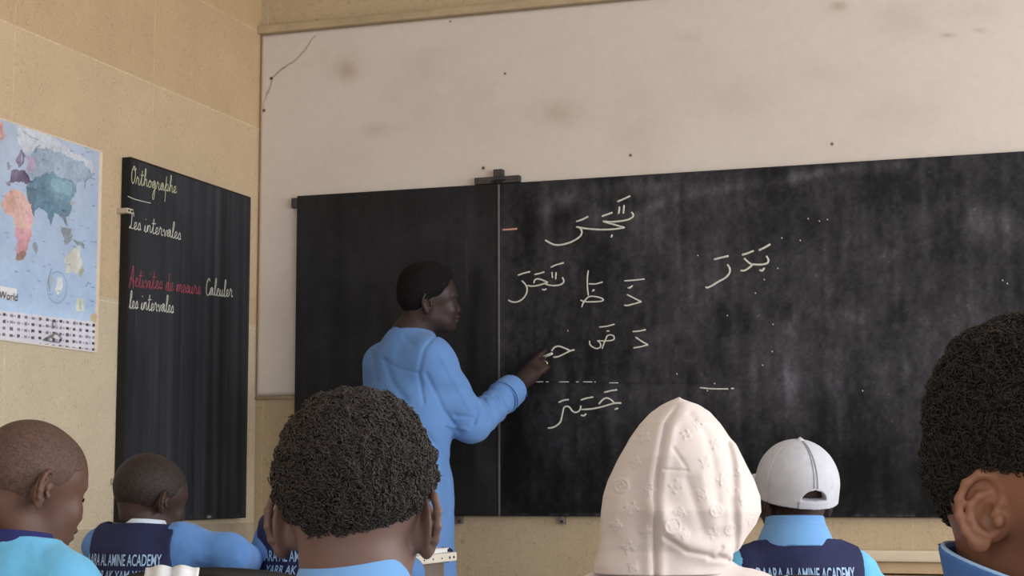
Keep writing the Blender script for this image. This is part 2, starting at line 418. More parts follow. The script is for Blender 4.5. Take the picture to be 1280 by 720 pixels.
bm = bmesh.new(); box(bm, (0.0, -0.010, PL_Z0-0.014), (ROOM_X, 0, PL_Z0-0.001), 0.003); struct('trim_3', bm, mat('joint_mortar', (150, 128, 104), 0.8, noise=(14, 0.35)))

# ------------------------------------------------------------------ blackboards
M_board = mat('blackboard_paint', (44, 42, 46), 0.62, 0.18, noise=(180, 0.16, 3), attr=True)
M_black = mat('black_edge', (24, 23, 24), 0.6, noise=(30, 0.2))
M_chalk = mat('white_chalk', (206, 205, 194), 0.95, 0.05, noise=(500, 0.22, 2))
M_chalky = mat('pale_yellow_chalk', (190, 192, 160), 0.95, 0.05, noise=(500, 0.22, 2))
M_red = mat('red_chalk', (158, 78, 92), 0.95, 0.05, noise=(500, 0.25, 2))
M_pink = mat('salmon_chalk', (206, 150, 132), 0.95, 0.05, noise=(500, 0.25, 2))
M_steel = mat('grey_steel', (120, 112, 112), 0.45, metal=0.6, noise=(60, 0.15))
M_iron = mat('dark_iron', (74, 68, 68), 0.55, metal=0.3, noise=(40, 0.2))
BT = 0.030                                              # face of the board in front of the wall
BX0, BXJ, BX1, BZ0, BZ1 = 0.178, 0.990, 3.45, 0.893, 2.095
bb = bpy.data.objects.new('blackboard', None); COL.objects.link(bb); bb.location = (BX0, 0, BZ0)
tag(bb, 'long black chalkboard on the pale back wall with Arabic words in chalk', 'blackboard')
OFF = Vector((-BX0, 0, -BZ0))
def board_face(name, x0, x1, y, kind):
    bm = bmesh.new(); box(bm, (x0, y, BZ0), (x1, -0.013, BZ1), 0.002)
    e = obj_bm(name, bm, M_black, bb, loc=OFF)
    o = grid_sheet('writing_surface', np.arange(x0+0.002, min(x1, 3.05)-0.002, 0.0045), np.arange(BZ0+0.003, BZ1-0.002, 0.0045), lambda U, V: np.stack([U, U*0+y-0.0008, V], -1), M_board, e)
    n = len(o.data.vertices); c = np.empty(n*3, np.float32); o.data.vertices.foreach_get('co', c); c = c.reshape(-1, 3)
    X, Z = c[:, 0], c[:, 2]; px, py = projA(X, c[:, 1], Z)
    st = fbm(X*34, X*0+kind, Z*2.2, 3); bl = fbm(X*5, X*0+2+kind, Z*4, 4); fine = fbm(X*90, X*0+5, Z*90, 2); patch = fbm(X*14, X*0+9, Z*8, 3)
    v = np.full(n, 43.0 if kind else 38.0)
    tint = np.ones((n, 3))*np.array([0.99, 0.965, 1.03])
    if kind:
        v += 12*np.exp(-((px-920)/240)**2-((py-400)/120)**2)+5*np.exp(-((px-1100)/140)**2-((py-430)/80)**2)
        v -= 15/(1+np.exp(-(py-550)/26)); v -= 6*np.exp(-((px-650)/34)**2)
        mid = fbm(X*48, X*0+13, Z*26, 3); v += 13*st*np.clip(1+bl, 0, 2)+20*bl+13*fine+15*patch+15*mid
        for pts, w_, a in (([(684, 262), (730, 240), (790, 232), (850, 236)], 10, 10), ([(800, 268), (850, 246), (930, 232), (1010, 222)], 7, 10), ([(990, 222), (1050, 212), (1130, 205)], 7, 13),
                           ([(740, 262), (800, 282), (860, 330), (880, 380)], 16, 8), ([(715, 285), (760, 262), (800, 262)], 14, 5), ([(1225, 275), (1280, 290)], 22, 12), ([(1060, 392), (1074, 398)], 8, 16),
                           ([(985, 470), (1000, 540)], 10, 9), ([(1040, 470), (1060, 560)], 14, 6), ([(900, 500), (1000, 470)], 26, 6), ([(1130, 450), (1134, 470)], 6, 10), ([(760, 490), (770, 560)], 12, 6), ([(680, 490), (684, 540)], 5, 4)):
            v += 1.7*a*np.exp(-(seg_dist(px+6*bl, py+6*patch, pts)/w_)**2)*(1+0.8*st)
        for x, y, sx, sy, a in ((705, 280, 16, 20, 15), (655, 290, 12, 40, 7), (905, 395, 12, 26, 10), (930, 395, 9, 24, 9), (985, 390, 10, 14, 9), (1120, 392, 12, 12, 8), (870, 470, 12, 18, 9), (780, 400, 40, 30, 7),
                                (760, 455, 60, 26, 7), (1010, 410, 14, 16, 8), (1090, 590, 80, 40, 6), (960, 600, 60, 40, 4), (640, 560, 14, 80, 6), (705, 600, 60, 40, 3)):
            v -= 2.0*a*np.exp(-(np.abs((px+7*patch-x)/sx))**3-(np.abs((py+7*bl-y)/sy))**3)
        r = np.random.RandomState(3)
        for _ in range(60):
            x, y, l = r.uniform(690, 1200), r.uniform(330, 560), r.uniform(10, 60)
            v += r.uniform(-7, 8)*np.exp(-((px-x)/r.uniform(2, 6))**2)*np.clip(1-np.abs(py-y)/l, 0, 1)
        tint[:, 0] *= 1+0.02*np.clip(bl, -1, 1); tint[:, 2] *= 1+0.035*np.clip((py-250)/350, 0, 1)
        cr = np.abs(py-(477.5+0.009*(px-675))); v -= 9*np.exp(-(cr/1.2)**2)*((px > 640) & (px < 900))
        dr = (Z-BZ0); v += 55*np.exp(-((dr-0.004)/0.006)**2)*np.clip(fbm(X*60, X*0, Z*5, 2)*2.2+0.1, 0, 1)
        v += 30*((fine > 0.52) & (patch > 0.18) & (px > 860) & (np.random.RandomState(1).rand(n) > 0.86))
    else:
        v += 10*bl+6*st+5*fine+6*patch
        for pts, w_, a in (([(540, 290), (575, 268), (600, 280)], 12, 8), ([(460, 330), (500, 300), (560, 300), (640, 330)], 22, 4), ([(583, 300), (584, 368)], 1.2, 14), ([(604, 500), (608, 600)], 12, 6), ([(588, 480), (596, 560)], 10, 4)):
            v += a*np.exp(-(seg_dist(px+4*bl, py+4*patch, pts)/w_)**2)
        for x, y, sx, sy, a in ((594, 360, 7, 26, 12), (590, 440, 8, 60, 11), (618, 330, 4, 12, 9), (572, 275, 5, 5, 9), (582, 270, 4, 14, 7), (480, 395, 8, 22, 6), (578, 560, 18, 60, 8), (560, 510, 16, 40, 5)):
            v -= a*np.exp(-(np.abs((px+5*patch-x)/sx))**3-(np.abs((py+5*bl-y)/sy))**3)
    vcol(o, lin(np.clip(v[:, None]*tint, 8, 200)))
    return e
YB = -BT
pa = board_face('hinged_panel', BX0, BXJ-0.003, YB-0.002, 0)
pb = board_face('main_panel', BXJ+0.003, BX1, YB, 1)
bm = bmesh.new(); box(bm, (BXJ-0.0035, YB-0.004, BZ0), (BXJ+0.0035, -0.013, BZ1-0.004), 0.001); obj_bm('joint_strip', bm, M_steel, bb, loc=OFF)
def bracket(px0, px1, z0, z1, knob):
    a, b = onY(px0, 225)[0], onY(px1, 225)[0]
    bm = bmesh.new(); box(bm, (a, YB-0.006, z0), (b, -0.010, z1), 0.002)
    o = obj_bm('top_bracket', bm, M_iron, bb, loc=OFF)
    c = BXJ-0.002; bm = bmesh.new(); box(bm, (c-0.017, YB-0.010, z1-0.002), (c+0.018, -0.010, z1+0.026), 0.002); obj_bm('stop_block', bm, M_iron, o)
    bm = bmesh.new(); V_ = [(c-0.03, YB-0.0075, z0+0.008), (c, YB-0.0075, z0-0.006), (c+0.035, YB-0.0075, z0+0.012), (c, YB-0.012, z0+0.014)]
    vs = [bm.verts.new(v) for v in V_]; bm.faces.new((vs[0], vs[1], vs[3])); bm.faces.new((vs[1], vs[2], vs[3])); bm.faces.new((vs[2], vs[0], vs[3])); bm.faces.new((vs[0], vs[2], vs[1]))
    obj_bm('hinge_tongue', bm, M_black, o)
bracket(597, 653, BZ1+0.001, BZ1+0.026, True)
def clip(x, z, name='side_clip'):
    bm = bmesh.new(); box(bm, (x-0.024, YB-0.002, z-0.019), (x, -0.002, z+0.019), 0.002); return obj_bm(name, bm, M_iron, bb, loc=OFF)
clip(BX0, BZ1-0.026)
def hook(px, py):
    p = onY(px, py); bm = bmesh.new(); box(bm, (p[0]-0.009, -0.022, p[2]-0.013), (p[0]+0.009, -0.001, BZ0), 0.002)
    o = obj_bm('support_clip', bm, M_steel, bb, loc=OFF)
    V, Q = tube_arrays([[(p[0], -0.020, p[2]-0.004), (p[0], -0.026, p[2]-0.004)]], [0.004], 8); mesh_np('screw', V, Q, M_black, o)
hook(577, 650); hook(705, 650)

def chalk(name, crop, sc, strokes, parent, plane, m, wd, off):
    paths = []
    for s in strokes:
        pts = [plane(crop[0]+x/sc, crop[1]+y/sc) for x, y in s]
        paths.append(catmull(pts, 7) if len(pts) > 2 else [np.asarray(p) for p in catmull(pts, 5)])
    nrm = (0, 1, 0) if plane is planeB else (1, 0, 0)
    rr = []
    rs = np.random.RandomState(len(paths)+int(crop[0]))
    for p in paths: rr.append(wd*(1+0.22*(rs.rand(len(p))-0.5)))
    return tubes(name, paths, rr, m, parent, 6, (nrm, 0.35), off)
def planeB(x, y): return onY(x, y, YB-0.0022)
def planeL(x, y): return onX(x, y, LBT+0.0016)
W_ = 0.0030
words = [
 ((670, 240), 9.846, 1.15, [[(1003,118),(1080,85),(1155,50)],[(1015,265),(1022,225),(1025,185)],[(1073,260),(1078,210),(1082,165)],[(812,298),(870,278),(935,255)],[(498,362),(560,342),(635,305)],
   [(1175,250),(1195,280),(1185,310),(1130,340),(1040,358),(930,367),(825,362)],[(825,362),(900,385),(990,410),(1085,438)],[(1085,438),(980,455),(850,463),(720,460),(600,448),(498,430)],
   [(498,430),(540,445),(562,490),(545,540),(480,590),(390,630),(290,652),(220,648),(165,625),(115,595)],[(924,556),(929,545),(935,530)],[(926,552),(932,538)]]),
 ((625, 320), 11.08, 1.0, [[(705,155),(780,122),(878,95)],[(718,228),(725,300)],[(775,230),(768,320)],[(480,255),(540,243),(610,222)],[(250,265),(330,238),(412,218)],
   [(862,300),(882,340),(870,375),(820,402),(740,410),(670,402),(625,385)],[(468,372),(480,335),(515,318),(570,328),(660,365)],[(660,365),(600,385),(520,408),(440,418),(380,410)],
   [(303,345),(350,395),(373,450),(365,515),(330,575),(275,620),(210,640),(150,630),(118,612)],[(585,462),(612,470),(640,455)]]),
 ((715, 330), 11.25, 0.9, [[(228,95),(215,190),(215,330),(228,440)],[(235,280),(330,280),(425,255)],[(290,385),(298,365),(312,370)],
   [(120,510),(180,530),(300,532),(400,525),(438,508),(420,485),(360,465),(285,455),(235,462),(190,500),(150,560),(138,603)]]),
 ((715, 330), 11.25, 0.95, [[(738,238),(870,228),(1015,212)],[(785,335),(815,335),(848,305)],[(795,334),(830,322)],[(775,432),(870,480),(970,530)],[(970,530),(870,560),(770,585),(738,578)]]),
 ((670, 395), 8.473, 0.85, [[(670,118),(750,108),(828,88)],[(750,160),(771,158)],[(565,265),(570,300),(600,330),(645,345),(680,328),(680,290),(650,262)],
   [(650,262),(720,265),(790,260),(825,245),(822,215),(790,200),(755,210),(740,240),(722,280),(700,345)]]),
 ((670, 395), 8.473, 0.95, [[(1025,165),(1090,160),(1160,145)],[(1055,225),(1120,270),(1183,305)],[(1183,305),(1110,325),(1035,338)]]),
 ((670, 395), 8.473, 1.05, [[(165,368),(195,332),(240,320),(300,340),(360,368)],[(405,358),(360,370),(290,405),(235,430),(185,437)]]),
 ((670, 470), 10.283, 1.05, [[(293,338),(345,315),(415,303)],[(578,308),(650,285),(728,272)],[(878,210),(960,190),(1038,178)],[(808,358),(850,310),(895,285),(945,295),(1000,340)],
   [(1090,348),(1000,352),(850,395),(720,422),(585,432)],[(575,385),(560,440),(510,468),(465,450),(430,405),(390,390),(355,415),(335,500),(310,590),(250,645),(190,667),(155,668)],
   [(580,505),(615,510),(640,488)],[(1015,428),(1050,415)]]),
 ((870, 295), 10.28, 1.2, [[(235,300),(320,278),(412,258)],[(595,242),(660,222),(735,192)],[(810,182),(880,148),(950,108)],[(405,370),(432,420),(425,480),(370,540),(280,590),(200,640),(150,662),(125,658)],
   [(620,292),(680,345),(725,372)],[(905,260),(928,310),(910,350),(830,368),(725,365)],[(725,365),(690,400),(630,440),(575,445)],[(820,440),(850,445),(875,415)]]),
]
for crop, sc, k, st in words: chalk('chalk_word', crop, sc, st, pb, planeB, M_chalk, W_*k, (0, 0, 0))
chalk('chalk_dash', (0, 0), 1, [[(628.5, 287.2), (637, 286.8), (646, 286)]], pb, planeB, M_pink, 0.0038, (0, 0, 0))
dash = [[(0,697),(75,697)],[(105,697),(130,697)],[(245,698),(345,698)],[(425,698),(450,698)],[(500,697),(595,698)],[(620,698),(632,698)],[(775,708),(870,708)]]
for q in dash: chalk('chalk_dash', (670, 395), 8.473, [q], pb, planeB, M_chalk, 0.0017, (0, 0, 0))
chalk('chalk_dash', (0, 0), 1, [[(875, 484.6), (890, 486), (910, 486.2)], [(914, 485.6), (917, 485.6)]], pb, planeB, M_chalk, 0.0026, (0, 0, 0))
specks = [(709.5, 413), (846, 467), (884, 488), (909, 394), (893, 479), (965, 439), (972, 335), (955, 349), (953, 456), (944, 366), (1010, 273), (1024, 276), (1034, 274), (1253, 350), (1259, 354), (1078, 488), (872, 319), (977, 297), (966, 405), (1000, 300)]
for x, y in specks: chalk('chalk_speck', (0, 0), 1, [[(x, y), (x+0.6, y+0.9)]], pb, planeB, M_chalk, 0.0020, (0, 0, 0))

# the narrower board on the left wall
LBT = 0.035; LY0, LY1, LZ0, LZ1 = -0.982, -0.130, 0.884, 2.083
lb = bpy.data.objects.new('blackboard', None); COL.objects.link(lb); lb.location = (0, LY0, LZ0); OFL = Vector((0, -LY0, -LZ0))
tag(lb, 'tall narrow chalkboard on the tan left wall with French words in chalk', 'blackboard')
bm = bmesh.new(); box(bm, (0.002, LY0, LZ0), (LBT, LY1, LZ1), 0.003); lp = obj_bm('panel', bm, M_black, lb, loc=OFL)
o = grid_sheet('writing_surface', np.arange(LY0+0.004, LY1-0.003, 0.0045), np.arange(LZ0+0.003, LZ1-0.003, 0.006), lambda U, V: np.stack([U*0+LBT+0.0008, U, V], -1), M_board, lp)
c = np.empty(len(o.data.vertices)*3, np.float32); o.data.vertices.foreach_get('co', c); c = c.reshape(-1, 3); px, py = projA(c[:, 0], c[:, 1], c[:, 2])
Yc, Zc = c[:, 1], c[:, 2]; u = Yc-LY0
st = fbm(Yc*26, Yc*0, Zc*0.8, 3); st2 = fbm(Yc*70, Yc*0+3, Zc*1.2, 2); bl = fbm(Yc*4, Yc*0+8, Zc*3, 3)
v = 49+17*st+10*st2+9*bl
for x, w_, a in ((0.285, 0.018, 12), (0.40, 0.012, 7), (0.15, 0.01, 5), (0.62, 0.02, 4), (0.52, 0.008, 6)): v += a*np.exp(-((u-x-0.012*bl)/w_)**2)*np.clip(0.6+1.4*fbm(Yc*3, Yc*0+1, Zc*3, 2), 0, 1.3)
v -= 12*np.exp(-((u-0.02)/0.022)**2); v += 26*np.exp(-((u-0.052)/0.003)**2)*np.clip(0.35+fbm(Yc*0, Yc*0, Zc*9, 2)*1.6, 0, 1)
v += 16*np.exp(-((u-0.842)/0.004)**2)*np.clip(0.3+fbm(Yc*0, Yc*0+4, Zc*12, 2)*1.5, 0, 1)
v += 120*np.exp(-((Zc-LZ0-0.008)/0.006)**2)*np.clip(fbm(Yc*42, Yc*0, Zc*9, 2)*3-0.35, 0, 1)
vcol(o, lin(np.clip(v[:, None]*np.array([0.97, 0.985, 1.09]), 10, 220)))
for py_, h in ((264, 0.017), (601, 0.017)):
    p = onX(148, py_); bm = bmesh.new(); box(bm, (0.001, LY0-0.022, p[2]-h/2), (LBT+0.004, LY0+0.016, p[2]+h/2), 0.0015)
    hc = obj_bm('wall_clip', bm, mat('pale_clip', (186, 176, 158), 0.6), lb, loc=OFL)
    V, Q = tube_arrays([[(LBT+0.003, LY0-0.012, p[2]), (LBT+0.006, LY0-0.012, p[2])], [(LBT+0.003, LY0+0.006, p[2]), (LBT+0.006, LY0+0.006, p[2])]], [0.004, 0.004], 8); mesh_np('screw', V, Q, M_black, hc)
GL = {
 'o': ([[(0,.1),(.3,.9),(.12,.55),(.18,.12),(.42,0),(.68,.3),(.66,.75),(.42,1),(.3,.9),(.6,.82),(.95,.8)]], .95),
 'r': ([[(0,.1),(.25,1.0),(.33,1.15),(.38,.92),(.65,.9),(.6,.3),(.75,0),(1,.15)]], 1.0),
 't': ([[(0,.1),(.33,1.2),(.38,2.1),(.3,.3),(.5,0),(.8,.2)],[(.02,1.42),(.4,1.42),(.8,1.48)]], .8),
 'h': ([[(0,.1),(.4,1.5),(.42,2.3),(.25,2.3),(.2,1),(.2,0),(.3,.7),(.6,1.0),(.75,.7),(.75,.2),(.9,0),(1.1,.15)]], 1.1),
 'g': ([[(0,.1),(.65,.95),(.38,1.),(.1,.6),(.25,.08),(.55,.15),(.75,.9),(.72,-.7),(.5,-1.6),(.28,-1.2),(.5,-.4),(1.0,.15)]], 1.0),
 'a': ([[(0,.1),(.65,.95),(.38,1.),(.1,.6),(.25,.05),(.55,.2),(.75,.95),(.75,.2),(.9,0),(1.1,.15)]], 1.1),
 'p': ([[(0,.1),(.3,1.2),(.34,2.1),(.28,.4),(.22,-1.6)],[(.28,.4),(.5,.95),(.8,.9),(.85,.4),(.6,.05),(.4,.15),(.7,.02),(1.1,.15)]], 1.1),
 'e': ([[(0,.1),(.5,.5),(.52,.92),(.28,.95),(.1,.5),(.25,.05),(.55,.05),(.85,.3)]], .8),
 's': ([[(0,.1),(.35,.95),(.5,.9),(.62,.45),(.5,.05),(.22,.05),(.3,.15),(.8,.15)]], .75),
 'i': ([[(0,.1),(.2,.95),(.2,.25),(.35,0),(.6,.2)],[(.22,1.75),(.27,1.82)]], .6),
 'n': ([[(0,.1),(.15,.95),(.15,0),(.3,.75),(.55,.98),(.7,.7),(.7,.2),(.85,0),(1.05,.15)]], 1.05),
 'm': ([[(0,.1),(.15,.95),(.15,0),(.3,.75),(.5,.98),(.6,.7),(.6,0),(.75,.75),(.95,.98),(1.08,.7),(1.08,.2),(1.2,0),(1.4,.15)]], 1.4),
 'v': ([[(0,.6),(.15,.95),(.3,.7),(.42,0),(.6,.4),(.75,.9),(.95,.85)]], .9),
 'u': ([[(0,.1),(.15,.95),(.15,.25),(.35,0),(.6,.3),(.7,.95),(.7,.2),(.85,0),(1.05,.15)]], 1.05),
 'l': ([[(0,.1),(.42,1.5),(.45,2.25),(.25,2.25),(.15,1.2),(.2,.2),(.4,0),(.65,.2)]], .6),
 'c': ([[(0,.1),(.55,.85),(.35,1.0),(.1,.6),(.2,.1),(.5,0),(.8,.2)]], .75),
 'd': ([[(0,.1),(.6,.9),(.35,1.),(.1,.55),(.25,.05),(.55,.2),(.72,1.2),(.76,2.3),(.72,.2),(.9,0),(1.1,.15)]], 1.05),
 'O': ([[(.62,2.45),(.2,1.9),(.1,.8),(.45,0),(.85,.55),(.95,1.6),(.68,2.45),(.4,2.2),(.75,1.9),(1.1,2.2)]], 1.15),
 'L': ([[(.85,1.8),(.7,2.3),(.45,2.0),(.42,1.0),(.3,.3),(.08,.05),(.1,.3),(.45,.1),(.95,.12)]], .95),
 'A': ([[(0,-.2),(.3,.6),(.7,2.6),(.85,1.0),(.95,-.3)],[(.25,.9),(.4,1.15),(.7,.7),(1.2,.6)]], 1.25),
 'C': ([[(.92,1.9),(.65,2.3),(.25,1.8),(.1,.8),(.35,0),(.8,.05),(1.0,.4)]], .95),
 ' ': ([], .7),
}
def cursive(name, text, p0, p1, xh, m, wd):
    a, b = planeL(*p0), planeL(*p1); tot = sum(GL[c][1] for c in text); d = (b-a)/tot; x = 0; paths = []
    rs = np.random.RandomState(len(text))
    for ch in text:
        sts, adv = GL[ch]; jy = rs.uniform(-.06, .06)
        for s in sts: paths.append(catmull([a+d*(x+q[0]+0.06*q[1])+np.array([0, 0, xh*(q[1]+jy)]) for q in s], 5))
        x += adv
    return tubes(name, paths, [wd]*len(paths), m, lp, 5, ((1, 0, 0), 0.35), (0, 0, 0))
cursive('chalk_word', 'Orthographe', (163.5, 228.5), (220.5, 242.0), 0.024, M_chalky, 0.0019)
cursive('chalk_phrase', 'Les intervales', (161.5, 285.5), (226, 299.5), 0.024, M_chalk, 0.0018)
cursive('chalk_phrase', 'Activites de mesure', (161, 357), (251, 368), 0.027, M_red, 0.0020)
cursive('chalk_word', 'Calculer', (257, 369), (291, 371), 0.026, M_chalk, 0.0019)
cursive('chalk_phrase', 'les intervales', (161.5, 385.5), (217, 391), 0.025, M_chalk, 0.0019)
chalk('chalk_dash', (150, 195), 6.26, [[(62, 315), (105, 335), (150, 348), (200, 360), (240, 368)]], lp, planeL, M_chalk, 0.0014, (0, 0, 0))

# ------------------------------------------------------------------ world map poster
PZ0, PZ1, PY0, PY1 = 1.425, 2.081, -2.28, -1.1045
M_map = mat('printed_paper', (190, 200, 220), 0.45, 0.4, attr=True, noise=(40, 0.05))
pg_u = np.concatenate([np.arange(PY0, -1.70, 0.008), np.arange(-1.70, PY1-0.0005, 0.0021), [PY1]]); pg_v = np.arange(PZ0, PZ1+0.0005, 0.0021)
def map_pos(U, V): return np.stack([0.004+0.003*np.clip(fbm(U*4, U*0, V*4, 2)+0.4, 0, 1), U, V], -1)
wm = grid_sheet('world_map', pg_u, pg_v, map_pos, M_map)
tag(wm, 'pale blue world map poster on the tan left wall', 'poster')
c = np.empty(len(wm.data.vertices)*3, np.float32); wm.data.vertices.foreach_get('co', c); c = c.reshape(-1, 3)
px, py = projA(c[:, 0]*0+0.004, c[:, 1], c[:, 2]); Yc, Zc = c[:, 1], c[:, 2]
n1 = fbm(Yc*60, Yc*0, Zc*40, 3); n2 = fbm(Yc*60, Yc*0+9, Zc*40, 3); n3 = fbm(Yc*14, Yc*0+4, Zc*14, 3); gr = fbm(Yc*150, Yc*0+2, Zc*110, 2)
qx, qy = px+3.6*n1, py+4.2*n2
def inside(poly):
    r = np.zeros(px.shape, bool); m = len(poly); j = m-1
    for i in range(m):
        (xi, yi), (xj, yj) = poly[i], poly[j]
        if yi != yj: r ^= ((yi > qy) != (yj > qy)) & (qx < (xj-xi)*(qy-yi)/(yj-yi)+xi)
        j = i
    return r
A1 = lambda pts: [(x/4.646, 140+y/4.646) for x, y in pts]
A2 = lambda pts: [(x/4.5, 285+y/4.5) for x, y in pts]
rgb = np.zeros((len(px), 3)); t = np.clip((py-150)/240, 0, 1)[:, None]
rgb[:] = (1-t)*np.array([178, 190, 212])+t*np.array([176, 200, 232]); rgb += 10*n3[:, None]
def paint(poly, colr, var=16): 
    k = inside(poly); rgb[k] = np.array(colr)+(var*n3[k]+22*gr[k])[:, None]
paint(A1([(95,80),(250,110),(420,230),(540,300),(550,375),(500,345),(430,280),(330,250),(230,235),(140,225),(100,150)]), (200, 206, 218))
paint(A1([(0,60),(20,70),(22,130),(8,170),(0,180)]), (205, 150, 150))
paint(A1([(150,260),(220,210),(300,215),(400,260),(480,290),(545,370),(490,400),(450,410),(400,480),(300,430),(210,400),(150,330)]), (160, 176, 198), 26)
paint(A1([(150,250),(200,265),(215,330),(180,350),(150,330)]), (184, 170, 196), 20)
paint(A1([(200,385),(300,350),(440,420),(430,480),(400,510),(418,560),(390,610),(340,600),(320,590),(290,655),(270,590),(220,550),(205,610),(180,560),(140,440)]), (112, 142, 164), 36)
paint(A1([(300,380),(420,420),(410,480),(340,470),(290,430)]), (128, 162, 180), 30)
paint(A1([(150,440),(210,450),(215,500),(205,610),(185,570)]), (96, 118, 140), 30)
paint(A1([(345,590),(385,600),(385,670),(365,640)]), (128, 140, 158), 30)
paint(A1([(350,660),(390,690),(420,720),(360,720)]), (150, 160, 176), 40)
paint(A1([(400,500),(440,520),(420,545),(400,530)]), (170, 170, 176), 40)
paint(A1([(95,290),(110,240),(130,212),(150,250),(135,300),(105,320)]), (124, 118, 142), 40)
paint(A1([(118,250),(128,240),(132,280),(118,300)]), (176, 178, 200), 20)
paint(A1([(65,345),(100,330),(140,335),(175,375),(190,400),(150,425),(120,412),(60,400)]), (108, 98, 124), 40)
paint(A1([(36,295),(58,290),(62,325),(40,330)]), (140, 140, 160), 40)
paint(A1([(35,400),(60,395),(65,430),(40,430)]), (150, 140, 160), 40)
paint(A1([(40,465),(95,450),(150,490),(180,540),(195,590),(185,650),(182,725),(95,725),(95,660),(80,610),(30,590),(10,550),(15,510)]), (216, 178, 170), 30)
paint(A1([(30,490),(80,480),(85,580),(40,580)]), (208, 168, 156), 30)
paint(A1([(140,560),(195,600),(185,650),(140,640)]), (214, 170, 176), 30)
paint(A2([(85,-5),(90,90),(95,160),(110,160),(150,140),(165,70),(180,-5)]), (208, 158, 168), 36)
paint(A2([(95,150),(90,188),(130,185),(150,150),(140,130)]), (158, 126, 118), 30)
paint(A2([(185,90),(205,80),(210,120),(192,150)]), (150, 160, 176), 20)
paint(A2([(345,0),(400,0),(395,70),(370,90)]), (170, 176, 186), 50)
paint(A2([(400,60),(470,90),(480,110),(430,100)]), (140, 150, 160), 50)
paint(A2([(370,170),(400,125),(440,105),(452,150),(472,210),(455,265),(425,248),(368,250)]), (212, 212, 204), 30)
paint(A2([(440,230),(470,215),(460,270),(440,270)]), (176, 176, 160), 30)
ex, ey = (px-320/4.5), (py-285-335/4.5); er = np.hypot(ex/12.2, ey/19.5)
rgb[np.abs(er-1) < 0.05] -= 26; k = np.hypot((qx-73.5)/3.6, (qy-357)/10) < 1; rgb[k] = np.array([222, 228, 236])+20*gr[k][:, None]
k = np.hypot((qx-63.5)/2.6, (qy-352)/9) < 1; rgb[k] = np.array([176, 190, 208])
rs = np.random.RandomState(11)
for _ in range(90):
    x, y = rs.uniform(0, 122), rs.uniform(165, 385); a = rs.uniform(0.8, 2.6)
    rgb -= (rs.uniform(10, 60)*np.exp(-((px-x)/a)**4-((py-y-0.25*(px-x))/rs.uniform(0.5, 1.0))**4))[:, None]*np.array([1, 1, 0.9])
for pts in ([(205/4.646, 140+235/4.646), (45.5, 184), (50, 182)], [(28, 148+16), (40, 172), (48, 175)], [(105.5, 235), (106, 226), (111, 222), (118, 224)], [(107, 358), (110, 353), (113, 355)], [(62, 364), (60, 350), (64, 336)]):
    rgb -= (50*np.exp(-(seg_dist(px, py, pts)/0.7)**2))[:, None]
k = inside(A2([(-60,322),(95,347),(90,408),(-60,392)])); k = (px < 21.2) & (np.abs(py-(372.0+0.14*(px-5))) < 6.3)+0 > 0
k = (px < 21.0) & (py > 357.5+0.155*px) & (py < 372.5+0.15*px) & (px > -70); rgb[k] = (232, 232, 236)
k = (px > 95) & (px < 105) & (py > 373) & (py < 389); rgb[k] = np.array([214, 218, 208])+30*gr[k][:, None]; k &= np.hypot((px-100.3)/1.5, (py-381)/6) < 1; rgb[k] = (190, 196, 190)
# table of flags along the foot of the sheet
zline = np.interp(Yc, [-1.70, PY1], [onX(0, 389)[2], onX(121, 403)[2]])
tb = Zc < zline; fade = np.clip((zline+0.05-Zc)/0.05, 0, 1)
rgb += (fade*14)[:, None]
rgb[tb] = np.array([222, 220, 232])+12*n3[tb][:, None]
fu = (Yc+3)/0.0365; fv = (zline-Zc)/0.0195
fl = tb & (np.mod(fu, 1) < 0.42) & (np.mod(fv, 1) > 0.35) & (np.mod(fv, 1) < 0.8) & (fv < 7.0)
hsh = np.abs(np.sin(np.floor(fu)*12.98+np.floor(fv)*78.2)*43758.5) % 1
rgb[fl] = (np.array([108, 104, 120])[None]*(0.55+0.9*hsh[fl][:, None]))
tx = tb & (np.mod(fu, 1) > 0.5) & (np.mod(fu, 1) < 0.8) & (np.abs(np.mod(fv, 1)-0.6) < 0.13) & (fv < 7) & (gr > -0.05); rgb[tx] = (150, 148, 160)
for pts, w_, a in (([(66, 401), (65.5, 410)], 1.3, 90), ([(69, 402), (71, 411)], 0.8, 60), ([(54, 425), (62, 420), (70, 416), (77, 423), (74, 428), (64, 427), (54, 425)], 0.9, 110)): 
    kk = np.exp(-(seg_dist(px, py, pts)/w_)**2); rgb -= (a*kk)[:, None]
wedge = inside([(56, 424), (70, 417), (66, 426)]); rgb[wedge] = (130, 122, 124)
rt = Yc > PY1-0.0185
rgb[rt] = (226, 208, 188); tp = (PZ1-Zc) < 0.006; rgb[tp] = (216, 196, 170)
tear = inside([(112, 394), (119, 392), (122, 402), (116, 403)]); rgb[tear] = (204, 184, 154)
rgb[(Zc < PZ0+0.006)] = (224, 214, 208)
vcol(wm, lin(np.clip(rgb, 20, 250)))
